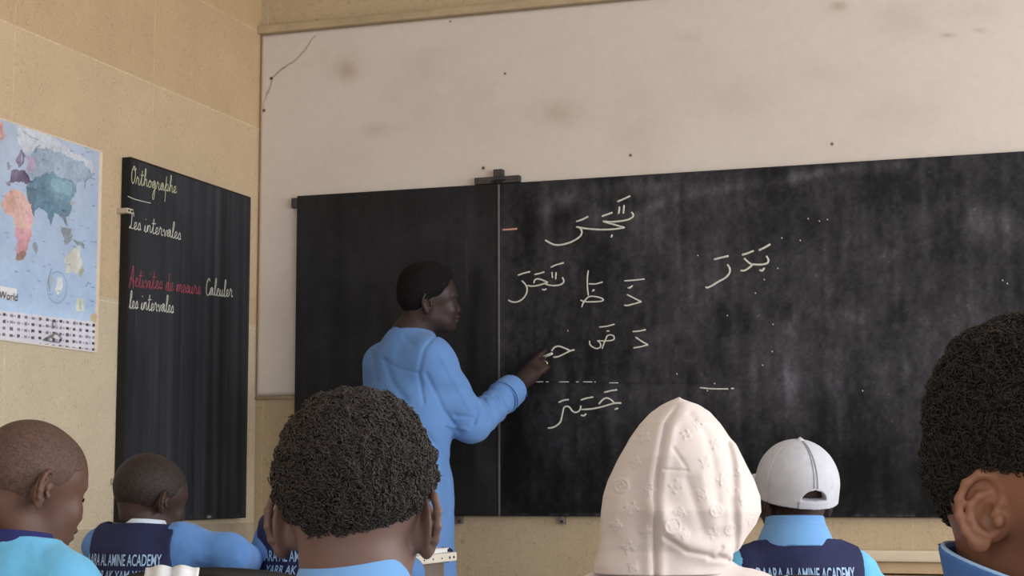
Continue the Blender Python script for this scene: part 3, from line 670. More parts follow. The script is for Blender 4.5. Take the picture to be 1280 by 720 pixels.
def text_mesh(body, sx, sz, shear=0.0, offset=0.0, maxlen=None, align='LEFT'):
    cu = bpy.data.curves.new('lettering', 'FONT'); cu.body = body; cu.size = 1.0; cu.shear = shear; cu.offset = offset; cu.align_x = align; cu.resolution_u = 3
    ob = bpy.data.objects.new('lettering', cu); COL.objects.link(ob); bpy.context.view_layer.update()
    me = bpy.data.meshes.new_from_object(ob.evaluated_get(bpy.context.evaluated_depsgraph_get())); COL.objects.unlink(ob); bpy.data.objects.remove(ob)
    bm = bmesh.new(); bm.from_mesh(me); bpy.data.meshes.remove(me)
    for v in bm.verts: v.co = Vector((v.co.x*sx, 0, v.co.y*sz))
    bmesh.ops.triangulate(bm, faces=bm.faces[:])
    if maxlen:
        for _ in range(5):
            es = [e for e in bm.edges if e.calc_length() > maxlen]
            if not es: break
            bmesh.ops.subdivide_edges(bm, edges=es, cuts=1); bmesh.ops.triangulate(bm, faces=[f for f in bm.faces if len(f.verts) > 3])
    return bm
bm = text_mesh('The World', 0.034, 0.032)
w_ = max(v.co.x for v in bm.verts); e_ = onX(19.0, 376.5)
for v in bm.verts: v.co = Vector((0.0085, e_[1]-w_+v.co.x, e_[2]+v.co.z))
obj_bm('lettering', bm, mat('map_ink', (52, 52, 60), 0.6), wm)

# ------------------------------------------------------------------ people
def skin_mat(name, col, rough=0.5):
    m = mat(name, col, rough, 0.35, noise=(22, 0.10, 5), bump=(220, 0.05)); return m
M_shirt = mat('light_blue_cotton', (112, 160, 214), 0.85, 0.15, noise=(14, 0.05), bump=(420, 0.10), sheen=0.15)
M_sleeve = mat('mid_blue_cotton', (92, 134, 194), 0.85, 0.15, noise=(14, 0.06), bump=(420, 0.10), sheen=0.1)
M_sky = mat('sky_blue_jersey', (106, 180, 222), 0.85, 0.15, noise=(9, 0.05), bump=(380, 0.10), sheen=0.15)
M_tunic = mat('pale_blue_tunic_cotton', (100, 139, 196), 0.85, 0.15, noise=(9, 0.05), bump=(300, 0.10), sheen=0.1)
M_tunic_trim = mat('dark_blue_piping', (44, 62, 120), 0.8)
M_navy = mat('navy_vest_cloth', (38, 42, 78), 0.75, 0.25, noise=(16, 0.12), bump=(300, 0.12))
M_navyrib = mat('navy_ribbed_collar', (40, 44, 100), 0.85, noise=(30, 0.1))
M_denim = mat('mid_blue_collar_cloth', (66, 106, 168), 0.8, noise=(20, 0.08), bump=(500, 0.12))
M_piping = mat('pale_blue_piping', (150, 184, 224), 0.7)
M_white_trim = mat('white_collar_trim', (206, 214, 230), 0.8)
M_letter = mat('pale_blue_print', (160, 190, 226), 0.6)
M_trouser = mat('dark_trouser_cloth', (40, 42, 52), 0.85)
M_shoe = mat('black_shoe_leather', (26, 24, 24), 0.4)
M_cream_knit = mat('cream_quilted_cotton', (216, 203, 199), 0.9, 0.1, noise=(12, 0.03), bump=(700, 0.22), sheen=0.2)
M_cap = mat('light_grey_cap_cotton', (190, 190, 200), 0.9, 0.1, noise=(60, 0.05), bump=(600, 0.15))
M_seam = mat('cap_stitching', (150, 150, 160), 0.9)
M_hole = mat('black_hair', (22, 18, 17), 0.9)
M_eye = mat('eye_white', (200, 190, 180), 0.3)

def ear(S, h, sd, pos=(0.072, -0.014, -0.006), flare=30, k=1.0, fine=True):
    """outer ear: plate, helix rim, antihelix, hollow, tragus and lobe, joined to the head; sd=+1 right, -1 left"""
    f = math.radians(flare); cs, sn = math.cos(f), math.sin(f)
    A = np.array([-sd*sn, cs, 0]); N = np.array([sd*cs, sn, 0]); B = np.array([0, 0, 1.0])
    t = math.radians(-12); A2 = math.cos(t)*A-math.sin(t)*B*(-1)*(-1); 
    A2 = math.cos(t)*A+math.sin(t)*B; B2 = -math.sin(t)*A+math.cos(t)*B
    R = np.stack([A2, B2, N], 1); e = Fr(h.R @ R, h.w((sd*pos[0], pos[1], pos[2])), h.k*k)
    # e: x forward, y up, z outward
    S.ell(e, (-0.004, 0.003, -0.002), (0.0165, 0.0265, 0.0042), 0.004)
    S.ell(e, (0.006, -0.002, -0.008), (0.013, 0.020, 0.010), 0.008)
    S.ell(e, (0.003, -0.004, 0.004), (0.0085, 0.0115, 0.0075), 0.004, 's', pad=0.01)
    z = lambda a, b: 0.002+0.10*(-a)
    hp = [(0.006, -0.001), (0.012, 0.010), (0.011, 0.021), (0.003, 0.029), (-0.008, 0.029), (-0.017, 0.020), (-0.0205, 0.007), (-0.0185, -0.006), (-0.012, -0.017), (-0.004, -0.024)]
    S.chain(e, [(a, b, z(a, b)+0.0015) for a, b in hp], [0.0022, 0.0028, 0.003, 0.0032, 0.0034, 0.0034, 0.0033, 0.003, 0.003, 0.003], 0.003)
    S.chain(e, [(0.001, 0.016, 0.002), (-0.006, 0.012, 0.0035), (-0.0115, 0.004, 0.004), (-0.010, -0.007, 0.004), (-0.004, -0.0145, 0.003), (0.003, -0.0165, 0.0025)], [0.0022, 0.0028, 0.003, 0.003, 0.003, 0.0026], 0.0035)
    S.ell(e, (-0.001, -0.024, 0.001), (0.0085, 0.0075, 0.0042), 0.004)
    S.ell(e, (0.0115, -0.004, 0.004), (0.0042, 0.0058, 0.004), 0.003)
    return e
def head(S, h, adult=False, jaw=0.88, face=True, ears=True, ear_k=1.0, ear_pos=None, flare=30, ear_fn=None):
    if adult:
        S.ell(h, (0, -0.014, 0.040), (0.074, 0.094, 0.082), 0.0, pad=0.05); S.ell(h, (0, 0.034, 0.030), (0.063, 0.056, 0.062), 0.03)
        S.ell(h, (0, 0.034, -0.040), (0.056, 0.050, 0.070), 0.03); S.ell(h, (0, 0.040, -0.085), (0.044, 0.046, 0.028), 0.03)
        S.cap(h, (-0.050, 0.000, -0.070), (-0.014, 0.066, -0.106), 0.014, 0.014, 0.03); S.cap(h, (0.050, 0.0, -0.070), (0.014, 0.066, -0.106), 0.014, 0.014, 0.03)
        S.ell(h, (0, 0.072, -0.106), (0.019, 0.018, 0.015), 0.02); ny = 0.088; nz = -0.040; lz = -0.072
    else:
        S.ell(h, (0, -0.012, 0.034), (0.0745, 0.091, 0.082), 0.0, pad=0.05); S.ell(h, (0, 0.036, 0.026), (0.063, 0.050, 0.058), 0.03)
        S.ell(h, (0, 0.036, -0.034), (0.057*jaw, 0.047, 0.060), 0.022); S.ell(h, (0, 0.042, -0.068), (0.042*jaw, 0.042, 0.026), 0.025)
        S.ell(h, (0, 0.068, -0.084), (0.017, 0.016, 0.013), 0.02); ny = 0.083; nz = -0.028; lz = -0.056
    if face:
        for sd in (-1, 1):
            S.ell(h, (sd*0.034*jaw, 0.060, nz), (0.022, 0.020, 0.024), 0.02)
            S.ell(h, (sd*0.031, ny+0.006, 0.004), (0.019, 0.013, 0.012), 0.014, 's')
            S.ell(h, (sd*0.031, ny-0.017, 0.003), (0.0145, 0.0145, 0.0115), 0.004)
            S.cap(h, (sd*0.012, ny+0.001, 0.020), (sd*0.048, ny-0.016, 0.020), 0.007, 0.005, 0.014)
            S.ell(h, (sd*0.0125, ny+0.006, nz-0.002), (0.0085, 0.0085, 0.0075), 0.008)
        a = 1.0 if adult else 0.78
        S.cap(h, (0, ny-0.002, 0.012), (0, ny+0.013*a, nz+0.004), 0.007, 0.0095, 0.014); S.ell(h, (0, ny+0.015*a, nz), (0.011, 0.0105, 0.0095), 0.008)
        S.ell(h, (0, ny+0.004, lz+0.004), (0.024, 0.0125, 0.0085), 0.010); S.ell(h, (0, ny+0.001, lz-0.009), (0.021, 0.0125, 0.0085), 0.006)
        S.cap(h, (-0.022, ny+0.008, lz-0.0025), (0.022, ny+0.008, lz-0.0025), 0.0022, 0.0022, 0.004, 's'); S.cap(h, (0, ny+0.016, lz-0.0025), (0, ny+0.016, lz-0.0024), 0.0035, 0.0035, 0.004, 's')
    if ears:
        for sd in (-1, 1): ear(S, h, sd, ear_pos or (0.072 if not adult else 0.0705, -0.014, -0.006), flare, ear_k)
def hand(S, fr, wrist, d, pn, size=1.0, curl=(35, 45, 30), side=1, k=0.004):
    """five-fingered hand: d = direction to the knuckles, pn = back-of-hand normal, side=+1 right hand"""
    d = np.asarray(d, float); d /= np.linalg.norm(d); pn = np.asarray(pn, float); pn -= d*(pn@d); pn /= np.linalg.norm(pn); s_ = np.cross(d, pn)*side
    wrist = np.asarray(wrist, float); L = 0.085*size
    for o in (-0.022, -0.007, 0.008, 0.022): S.cap(fr, wrist+s_*o*0.5*size, wrist+d*L+s_*o*size+pn*0.002*size, 0.015*size, 0.0105*size, 0.012)
    for i, (o, l) in enumerate(((-0.0255, 0.068), (-0.0085, 0.078), (0.0085, 0.072), (0.0245, 0.056))):
        p = wrist+d*L+s_*o*size; ang = 0; r = 0.0092*size
        for sgm, (fr_, cu) in enumerate(((0.45, curl[0]), (0.32, curl[1]), (0.23, curl[2]))):
            ang += math.radians(cu); q = p+(d*math.cos(ang)-pn*math.sin(ang)+s_*o*0.6)*l*fr_*size
            S.cap(fr, p, q, r, r*0.88, k); p = q; r *= 0.88
    t0 = wrist+d*0.022*size-s_*0.022*size; t1 = t0+(d*0.55-s_*0.5-pn*0.5)*0.038*size; t2 = t1+(d*0.9-pn*0.35)*0.028*size
    S.cap(fr, t0, t1, 0.0135*size, 0.0105*size, 0.012); S.cap(fr, t1, t2, 0.0100*size, 0.0085*size, k)
HAIRLINE_Y = [-0.12, -0.095, -0.060, -0.035, -0.012, 0.010, 0.030, 0.055, 0.075, 0.10]
HAIRLINE_Z = [-0.052, -0.050, -0.036, -0.012, 0.020, 0.016, 0.030, 0.052, 0.068, 0.09]
def hairfield(S0, h, thick, top=0.0, edge=0.03, line=None, warp=0.004):
    """shell of hair over the head field S0 (taken before the ears were added)"""
    S = S0.copy(); sl = S.sl(h.o-0.17, h.o+0.19); X, Y, Z = S.xyz(sl); x, y, z = h.loc(X, Y, Z)
    hz = np.interp(y.ravel(), HAIRLINE_Y, line or HAIRLINE_Z).reshape(y.shape)
    up = z-hz+warp*fbm(x*60, y*60, z*60, 2)*2
    f = np.clip(up/edge, 0, 1); f = f*f*(3-2*f)
    t = thick*(0.25+0.75*f)+top*np.clip((z-0.04)/0.08, 0, 1)**1.5
    F = np.maximum(S.F[sl]-t, -up*0.8); S.F[:] = 1.0; S.F[sl] = F; return S
def coils(name, hair, n, mt, parent, seed, r=0.0032, wire=0.00055, keep=None, lift=0.001):
    """thousands of small coiled locks standing on a hair shell"""
    me = hair.data; nv = len(me.vertices); co = np.empty(nv*3, np.float32); me.vertices.foreach_get('co', co); co = co.reshape(-1, 3)
    no = np.empty(nv*3, np.float32); me.vertices.foreach_get('normal', no); no = no.reshape(-1, 3)
    rs = np.random.RandomState(seed); ok = np.arange(nv)
    if keep is not None: ok = ok[keep(co)]
    ids = rs.choice(ok, min(n, len(ok)), replace=len(ok) < n); paths = []
    T = 13; th = np.linspace(0, 1, T)
    for i in ids:
        p, nn = co[i], no[i]; a = np.cross(nn, rs.normal(size=3)); a /= np.linalg.norm(a)+1e-9; b = np.cross(nn, a)
        rr = r*rs.uniform(0.6, 1.25); turns = rs.uniform(0.9, 1.7)*2*math.pi; ph = rs.uniform(0, 6.28)
        q = p+lift*nn*rs.uniform(-0.5, 1.5)+rr*(np.cos(th*turns+ph)[:, None]*a+np.sin(th*turns+ph)[:, None]*(0.55*nn+0.83*b))+(th[:, None]-0.5)*rr*1.6*(b*0.6+nn*0.5)
        paths.append(q)
    V, Q = tube_arrays(paths, [wire]*len(paths), 3); return mesh_np(name, V, Q, mt, parent, True)
def wrinkle(S, amp, fx, fy, fz, seed=0.0, w=0.03, o=3, mask=None):
    def fn(x, y, z):
        a = fbm(x*fx+seed, y*fy+seed, z*fz+seed, o)*amp
        return a if mask is None else a*mask(x, y, z)
    S.band(fn, w)
def conform_text(bm, fr, vest, parent, name, m, depth=0.0042, yback=-0.5):
    """lay lettering (in the x,z plane of frame fr) onto the back of a garment"""
    me = vest.data; n = len(me.vertices); co = np.empty(n*3, np.float32); me.vertices.foreach_get('co', co)
    pl_ = np.empty(len(me.polygons)*4, np.int32); me.loops.foreach_get('vertex_index', pl_)
    bvh = BVHTree.FromPolygons([Vector(v) for v in co.reshape(-1, 3).astype(float)], pl_.reshape(-1, 4).tolist())
    d = Vector(fr.R @ np.array([0, 1.0, 0])); dead = []
    for v in bm.verts:
        o = Vector(fr.w((v.co.x, yback, v.co.z))); hit = bvh.ray_cast(o, d)
        if hit[0] is None: dead.append(v); continue
        v.co = hit[0]-d*depth
    bmesh.ops.delete(bm, geom=dead, context='VERTS')
    me = bpy.data.meshes.new(name); bm.to_mesh(me); bm.free(); o = bpy.data.objects.new(name, me); COL.objects.link(o); me.materials.append(m); o.parent = parent
    return o

def seated(S, t, slim=1.0, arms=None, leg=True, k=1.0):
    """torso and legs of a seated child; t = frame at the base of the neck"""
    S.cap(t, (0, 0.0, -0.03), (0, -0.008, -0.08), 0.036*slim, 0.045*slim, 0.02)
    S.cap(t, (-0.092, -0.012, -0.082), (0.092, -0.012, -0.082), 0.040*slim, 0.040*slim, 0.05)
    S.ell(t, (0, 0.0, -0.20), (0.120*slim, 0.078*slim, 0.17), 0.05); S.ell(t, (0, 0.008, -0.38), (0.112*slim, 0.086*slim, 0.13), 0.05)
def sleeves(S, t, arms, r0, r1, r2, k=0.03, upto=1.0):
    for sd, (sh, el, wr) in arms.items():
        sh, el, wr = map(np.asarray, (sh, el, wr)); S.cap(t, sh, el, r0, r1, k); S.cap(t, el, el+(wr-el)*upto, r1, r2, 0.02)
def legs(S, t, hz, r=1.0):
    for sd in (-1, 1):
        S.cap(t, (sd*0.06, 0.0, hz), (sd*0.085, 0.30, hz+0.01), 0.070*r, 0.052*r, 0.03); S.cap(t, (sd*0.085, 0.30, hz+0.01), (sd*0.085, 0.27, hz-0.33), 0.050*r, 0.036*r, 0.02)
DEF_ARMS = {1: ((0.118, -0.008, -0.098), (0.20, 0.08, -0.16), (0.09, 0.29, -0.085)), -1: ((-0.118, -0.008, -0.098), (-0.20, 0.08, -0.16), (-0.09, 0.29, -0.085))}
HEAD_SCREEN = math.degrees(YAW)

class Kid:
    """a seated child: continuous body mesh as the person, clothing and hair as its children"""
    def __init__(s, label, px, depth, hyaw, pitch, neck, tyaw, skin, sc=1.0, fine=0.002, arms=None, roll=0, group=None, ear_k=1.0, flare=30, ears=True, ear_pos=None, neckr=0.040, slim=1.0, jaw=0.88, shz=0.0):
        Hw = P(px[0], px[1], depth); Nw = P(neck[0], neck[1], neck[2])
        s.root = np.array([Nw[0], Nw[1], 0.0]); s.h = Fr(rotz(hyaw-HEAD_SCREEN) @ rotx(pitch) @ roty(roll), Hw-s.root, sc)
        s.t = Fr(rotz(tyaw-HEAD_SCREEN), Nw-s.root); s.arms = arms or DEF_ARMS; s.slim = slim; s.shz = shz
        h, t = s.h, s.t
        ho = h.o; f = 0.125*sc+0.01
        S = Sdf(axis(-0.42, 0.42, 0.006, [(ho[0]-f, ho[0]+f, fine)]), axis(-0.30, 0.50, 0.006, [(ho[1]-f, ho[1]+f, fine)]), axis(-0.01, ho[2]+0.17*sc, 0.007, [(ho[2]-0.15*sc, ho[2]+0.15*sc, fine)]))
        head(S, h, ears=False, jaw=jaw)
        s.bare = S.copy()
        if ears: 
            for sd in (-1, 1): ear(S, h, sd, ear_pos or (0.0725, -0.014, -0.006), flare, ear_k)
        nb = h.w((0, -0.040, -0.040)); W = Fr()
        S.cap(W, nb, t.w((0, 0, 0)), neckr*sc*0.97, neckr*sc*1.02, 0.025); S.cap(W, t.w((0, 0, 0)), t.w((0, -0.005, -0.09)), neckr*sc*1.0, 0.050, 0.015)
        seated(S, t, 0.9*slim); hz = -Nw[2]+0.47; s.hz = hz
        sleeves(S, t, s.arms, 0.030, 0.027, 0.020)
        for sd, (sh, el, wr) in s.arms.items():
            d = np.asarray(wr)-np.asarray(el); hand(S, t, wr, d, (0, 0, 1), 0.80, side=sd)
        legs(S, t, hz, 0.85)
        for sd in (-1, 1): S.cap(t, (sd*0.085, 0.26, -Nw[2]+0.045), (sd*0.09, 0.40, -Nw[2]+0.03), 0.032, 0.026, 0.02)
        s.S = S
        s.body = S.build('person', skin, None, tuple(s.root)); tag(s.body, label, 'person', group)
        q = Sdf(axis(-0.25, 0.25, 0.012), axis(-0.2, 0.46, 0.012), axis(0.06, 0.62, 0.012)); legs(q, t, hz, 1.12); q.ell(t, (0, 0, hz+0.03), (0.135, 0.11, 0.10), 0.05); q.build('trousers', M_trouser, s.body)
        for sd in (-1, 1):
            q = Sdf(axis(-0.3, 0.3, 0.008), axis(-0.1, 0.55, 0.008), axis(-0.005, 0.12, 0.006)); q.cap(t, (sd*0.085, 0.25, -Nw[2]+0.047), (sd*0.092, 0.40, -Nw[2]+0.040), 0.042, 0.036, 0.02); q.cut(lambda X, Y, Z: 0.003-Z+0*X+0*Y); q.build('shoe', M_shoe, s.body)
    def grid(s, lo, hi, st):
        return Sdf(axis(lo[0], hi[0], st), axis(lo[1], hi[1], st), axis(lo[2], hi[2], st))
    def shirt(s, m, name='shirt', st=0.004, grow=1.0, wr=0.005, cuff=0.93, seed=0.0, collar=True, neckcut=0.050, armr=1.0, topz=-0.012):
        z = s.t.o[2]; S = s.grid((-0.40, -0.22, z-0.50), (0.40, 0.40, z+0.07), st); t = s.t; g = grow*s.slim
        S.cap(t, (0, 0.0, -0.02), (0, -0.008, -0.07), 0.058*g, 0.072*g, 0.03)
        S.cap(t, (-0.098, -0.012, -0.082+s.shz), (0.098, -0.012, -0.082+s.shz), 0.050*g, 0.050*g, 0.05)
        S.ell(t, (0, 0.0, -0.20), (0.132*g, 0.092*g, 0.18), 0.05); S.ell(t, (0, 0.008, -0.40), (0.128*g, 0.102*g, 0.14), 0.05)
        sleeves(S, t, s.arms, 0.048*armr, 0.044*armr, 0.036*armr, 0.035, cuff)
        wrinkle(S, wr, 12, 12, 20, seed); wrinkle(S, wr*0.6, 36, 36, 22, seed+9)
        X, Y, Z = S.xyz((slice(None),)*3); x, y, zz = t.loc(X, Y, Z); top = np.maximum(zz+0.14*y-topz, np.hypot(x, y)-0.085); S.F = np.maximum(S.F, np.where(np.hypot(x, y) < 0.085, zz+0.14*y-topz, -1).astype(np.float32))
        S.cap(t, (0, 0.004, 0.07), (0, 0.004, -0.015), neckcut, neckcut*0.9, 0.004, 's')
        return S.build(name, m, s.body)
    def collar_ring(s, name, m, z0, z1, r, th, tilt=0.0, lean=0.0, tx=0.0, st=0.0025, open_front=0.0, off=(0, 0), sx=1.0):
        """standing collar band around the neck"""
        t = s.t; zc = t.o[2]; S = s.grid((t.o[0]-0.12, t.o[1]-0.12, zc-0.09), (t.o[0]+0.12, t.o[1]+0.12, zc+0.09), st)
        X, Y, Z = S.xyz((slice(None),)*3); x, y, z = t.loc(X, Y, Z); x = (x-off[0])/sx; y = y-off[1]
        zz = z+tilt*y+tx*x; rr = np.hypot(x, y)-r-lean*(zz-z0)
        d = np.maximum(np.abs(rr)-th, np.maximum(z0-zz, zz-z1)); d = d-0.0012
        if open_front: d = np.maximum(d, (y-(r-open_front)))
        S.F = np.maximum(d, -1).astype(np.float32); return S.build(name, m, s.body)
    def vest(s, m, half=0.118, grow=1.09, st=0.004, seed=0.0, topz=-0.020, wr=0.0025):
        z = s.t.o[2]; S = s.grid((-0.30, -0.25, z-0.50), (0.30, 0.25, z+0.02), st); t = s.t; g = grow*s.slim
        S.cap(t, (0, 0.0, -0.03), (0, -0.008, -0.07), 0.060*g, 0.074*g, 0.03)
        S.cap(t, (-0.098, -0.012, -0.082+s.shz), (0.098, -0.012, -0.082+s.shz), 0.051*g, 0.051*g, 0.05)
        S.ell(t, (0, 0.0, -0.20), (0.136*g, 0.096*g, 0.18), 0.05); S.ell(t, (0, 0.008, -0.40), (0.132*g, 0.106*g, 0.14), 0.05)
        wrinkle(S, wr, 10, 10, 22, seed+3); wrinkle(S, wr*0.6, 34, 30, 30, seed)
        X, Y, Z = S.xyz((slice(None),)*3); x, y, zz = t.loc(X, Y, Z)
        S.F = np.maximum(S.F, np.where(np.hypot(x, y) < 0.088, zz+0.14*y-topz, -1).astype(np.float32))
        arm = np.abs(x)-(half+0.02*np.clip((-zz-0.17)/0.1, 0, 1)); S.F = np.maximum(S.F, arm.astype(np.float32))
        S.cap(t, (0, 0.006, 0.05), (0, 0.006, -0.020), 0.060, 0.056, 0.004, 's')
        o = S.build('vest', m, s.body); s.vesto = o; return o
    def letters(s, z1, z2, wid, cx=0.0, hgt=0.026):
        for nm, body, z, wd, hh, sh in (('lettering', 'DAARA AL AMINE ACADEMY', z1, wid, hgt, 0.0), ('lettering', 'YARR AK XAM-XAM', z2, wid*0.74, hgt*0.8, 0.3)):
            bm = text_mesh(body, 1.0, 1.0, sh, 0.012)
            x0 = min(v.co.x for v in bm.verts); x1 = max(v.co.x for v in bm.verts); zt = max(v.co.z for v in bm.verts)
            for v in bm.verts: v.co = Vector(((v.co.x-x0)/(x1-x0)*wd-wd/2+cx, 0, v.co.z/zt*hh+z))
            for _ in range(4):
                es = [e for e in bm.edges if e.calc_length() > 0.0045]
                if not es: break
                bmesh.ops.subdivide_edges(bm, edges=es, cuts=1); bmesh.ops.triangulate(bm, faces=[f for f in bm.faces if len(f.verts) > 3])
            conform_text(bm, s.t, s.vesto, s.vesto, nm, M_letter)
    def buzz(s, m, thick=0.0016, line=None):
        return hairfield(s.bare, s.h, thick, 0, 0.030, line or [-0.110, -0.100, -0.070, -0.035, 0.004, 0.006, 0.030, 0.050, 0.064, 0.085], 0.005).build('hair', m, s.body)
def buzz_mat(name, c1, c2, scale):
    """close-cropped hair: worm-like pattern of scalp and stubble"""
    m = bpy.data.materials.new(name); m.use_nodes = True; nt = m.node_tree; N, L = nt.nodes, nt.links; b = N['Principled BSDF']
    b.inputs['Roughness'].default_value = 0.62; b.inputs['Specular IOR Level'].default_value = 0.3
    tc = N.new('ShaderNodeTexCoord'); z = N.new('ShaderNodeTexNoise'); z.inputs['Scale'].default_value = scale; z.inputs['Detail'].default_value = 1.5; z.inputs['Distortion'].default_value = 1.8
    L.new(tc.outputs['Object'], z.inputs['Vector']); r = N.new('ShaderNodeValToRGB'); r.color_ramp.elements[0].position = 0.40; r.color_ramp.elements[1].position = 0.62
    r.color_ramp.elements[0].color = tuple(lin(c1))+(1,); r.color_ramp.elements[1].color = tuple(lin(c2))+(1,); L.new(z.outputs['Fac'], r.inputs[0]); L.new(r.outputs[0], b.inputs['Base Color'])
    bp = N.new('ShaderNodeBump'); bp.inputs['Strength'].default_value = 0.5; bp.inputs['Distance'].default_value = 0.002; L.new(z.outputs['Fac'], bp.inputs['Height']); L.new(bp.outputs['Normal'], b.inputs['Normal'])
    return m
SK_a = skin_mat('brown_skin_a', (96, 68, 57)); SK_b = skin_mat('brown_skin_b', (60, 43, 39)); SK_c = skin_mat('brown_skin_c', (104, 78, 70)); SK_d = skin_mat('brown_skin_d', (126, 85, 65)); SK_t = skin_mat('dark_brown_skin', (52, 38, 36), 0.5)
M_coil = mat('black_brown_coiled_hair', (49, 41, 38), 0.55, 0.4); M_coil_dark = mat('dark_brown_coiled_hair', (40, 32, 28), 0.6, 0.35); M_hairbase = mat('black_brown_hair_base', (24, 20, 19), 0.9, 0.1, noise=(300, 0.4), bump=(260, 0.6))
M_thair = mat('short_black_hair', (22, 20, 21), 0.85, 0.12, noise=(220, 0.35), bump=(180, 0.8))
M_buzz1 = buzz_mat('close_cropped_hair', (74, 54, 47), (96, 71, 62), 170); M_buzz2 = buzz_mat('close_cropped_dark_hair', (32, 25, 24), (54, 42, 39), 170)

# 1 boy at the left edge, turned to the right, in a sky-blue jersey with a navy collar
k = Kid('boy with shaved head in sky blue shirt with navy collar at the left edge', (40, 612), 2.95, 44, -13, (26, 664, 2.93), 24, SK_a, 1.0, 0.002, ear_k=1.1, jaw=1.04, ear_pos=(0.0735, -0.022, -0.006),
        arms={1: ((0.118, -0.008, -0.105), (0.155, 0.10, -0.25), (0.135, 0.26, -0.150)), -1: ((-0.118, -0.008, -0.098), (-0.17, 0.08, -0.28), (-0.09, 0.27, -0.235))})
k.buzz(M_buzz1); k.shirt(M_sky, cuff=0.15, seed=1.0, grow=1.04, neckcut=0.056); k.collar_ring('collar', M_navyrib, -0.026, -0.004, 0.060, 0.0045, 0.14, -0.25)
eh = k.h; tubes('eyelash', [[eh.w((s_*0.020, 0.083, 0.001)), eh.w((s_*0.031, 0.084, -0.002)), eh.w((s_*0.042, 0.078, 0.001))] for s_ in (1,)], [0.0016], M_hole, k.body)

# 2 boy before the narrow blackboard, navy vest over light-blue sleeves
ar = {1: ((0.100, 0.0, -0.050), (0.205, 0.03, -0.068), (0.15, 0.24, -0.09)), -1: ((-0.088, 0.01, -0.075), (-0.095, 0.15, -0.16), (-0.03, 0.29, -0.10))}
k = Kid('boy with cropped hair in navy vest, right elbow out, before the narrow chalkboard', (188, 626), 4.05, 42, -8, (181, 655, 4.02), 18, SK_b, 0.94, 0.0024, arms=ar, shz=0.030)
k.buzz(M_buzz2); k.shirt(M_sleeve, seed=2.0, wr=0.006); k.collar_ring('collar', M_white_trim, -0.030, 0.008, 0.056, 0.003, 0.10, -0.3); k.vest(M_navy, 0.104, 1.09, seed=2.0, wr=0.004, topz=-0.004); k.letters(-0.092, -0.124, 0.205, -0.012)

# 3 boy almost hidden behind the curly-haired one
k = Kid('boy in navy vest almost hidden behind the left ear of the curly haired boy', (402, 612), 4.25, 25, -8, (398, 637, 4.22), 10, SK_b, 0.95, 0.004, shz=0.025)
k.buzz(M_buzz2); k.shirt(M_sleeve, seed=3.0); k.collar_ring('collar', M_white_trim, -0.030, 0.002, 0.056, 0.003, 0.10, -0.3); k.vest(M_navy, 0.140, 1.12, seed=5.0); k.letters(-0.122, -0.152, 0.26, -0.012)

# 4 curly-haired boy in the middle
k = Kid('curly haired boy in light blue collared shirt seen from behind in the centre', (446, 646), 1.80, 5, 3, (444, 713, 1.765), 8, SK_c, 0.98, 0.0016, flare=33, ear_k=1.22, ear_pos=(0.0725, -0.010, -0.006), neckr=0.053, jaw=1.0)
LINE_M = [-0.014, -0.012, 0.0, 0.016, 0.030, 0.018, 0.030, 0.052, 0.068, 0.09]
hs = hairfield(k.bare, k.h, 0.009, 0.009, 0.022, LINE_M, 0.009); wrinkle(hs, 0.006, 90, 90, 90, 1.0, 0.02, 2); hm = hs.build('hair', M_hairbase, k.body)
coils('hair_coils', hm, 13000, M_coil, hm, 4, 0.0031, 0.0007)
k.shirt(M_shirt, seed=4.0, st=0.0035, neckcut=0.060); k.collar_ring('collar', M_shirt, -0.060, 0.017, 0.070, 0.0035, 0.10, -0.35, 0.0, 0.002, off=(0, -0.006), sx=1.05)

# 5 child in the cream hood
k = Kid('child in a cream quilted hood seen from behind, right of the teacher', (852, 612), 2.62, 20, -4, (850, 690, 2.62), 8, SK_c, 1.0, 0.0035, ears=False)
sh = k.shirt(M_cream_knit, 'hoodie', seed=6.0, grow=1.10, neckcut=0.03, armr=1.15)
VF = Fr(rotz(-HEAD_SCREEN), k.h.o)                       # looks the way the child is seen: x right, y away, z up
def vp(px_, py_):
    q = VF.loc(*(P(px_, py_, 2.62)-k.root)); return np.array([q[0], q[2]])
OUT = [(497, 848, 850), (500, 840, 858), (506, 828, 875), (515, 815, 889), (530, 800, 902), (550, 786, 915), (575, 772, 930), (600, 760, 942), (620, 754, 949), (640, 751, 950), (655, 750, 943), (670, 749, 931), (690, 745, 915), (705, 740, 906), (730, 738, 900)]
zz = np.array([vp(850, y)[1] for y, a, b in OUT])[::-1]; ul = np.array([vp(a, y)[0] for y, a, b in OUT])[::-1]; ur = np.array([vp(b, y)[0] for y, a, b in OUT])[::-1]
S = k.grid(tuple(k.h.o+np.array([-0.19, -0.19, -0.125])), tuple(k.h.o+np.array([0.19, 0.19, 0.16])), 0.0018)
X, Y, Z = S.xyz((slice(None),)*3); u, y_, v_ = VF.loc(X, Y, Z)
vz = v_.ravel(); cu = (np.interp(vz, zz, (ul+ur)/2)).reshape(v_.shape); wu = np.interp(vz, zz, (ur-ul)/2).reshape(v_.shape)
dp = np.interp(vz, [-0.13, -0.09, -0.03, 0.05, 0.10, 0.13, 0.142], [0.085, 0.085, 0.115, 0.118, 0.095, 0.06, 0.01]).reshape(v_.shape); cy = np.interp(vz, [-0.13, -0.08, 0, 0.14], [-0.02, -0.015, 0, 0.01]).reshape(v_.shape)
rr = np.sqrt(((u-cu)/wu)**2+((y_-cy)/dp)**2); F = (rr-1)*np.minimum(wu, dp)*0.9; F = np.maximum(F, v_-zz.max())
S.F = np.maximum(F, -0.5).astype(np.float32)
RID = [vp(*q) for q in ((818, 640), (826, 662), (848, 678), (875, 686), (898, 689))]
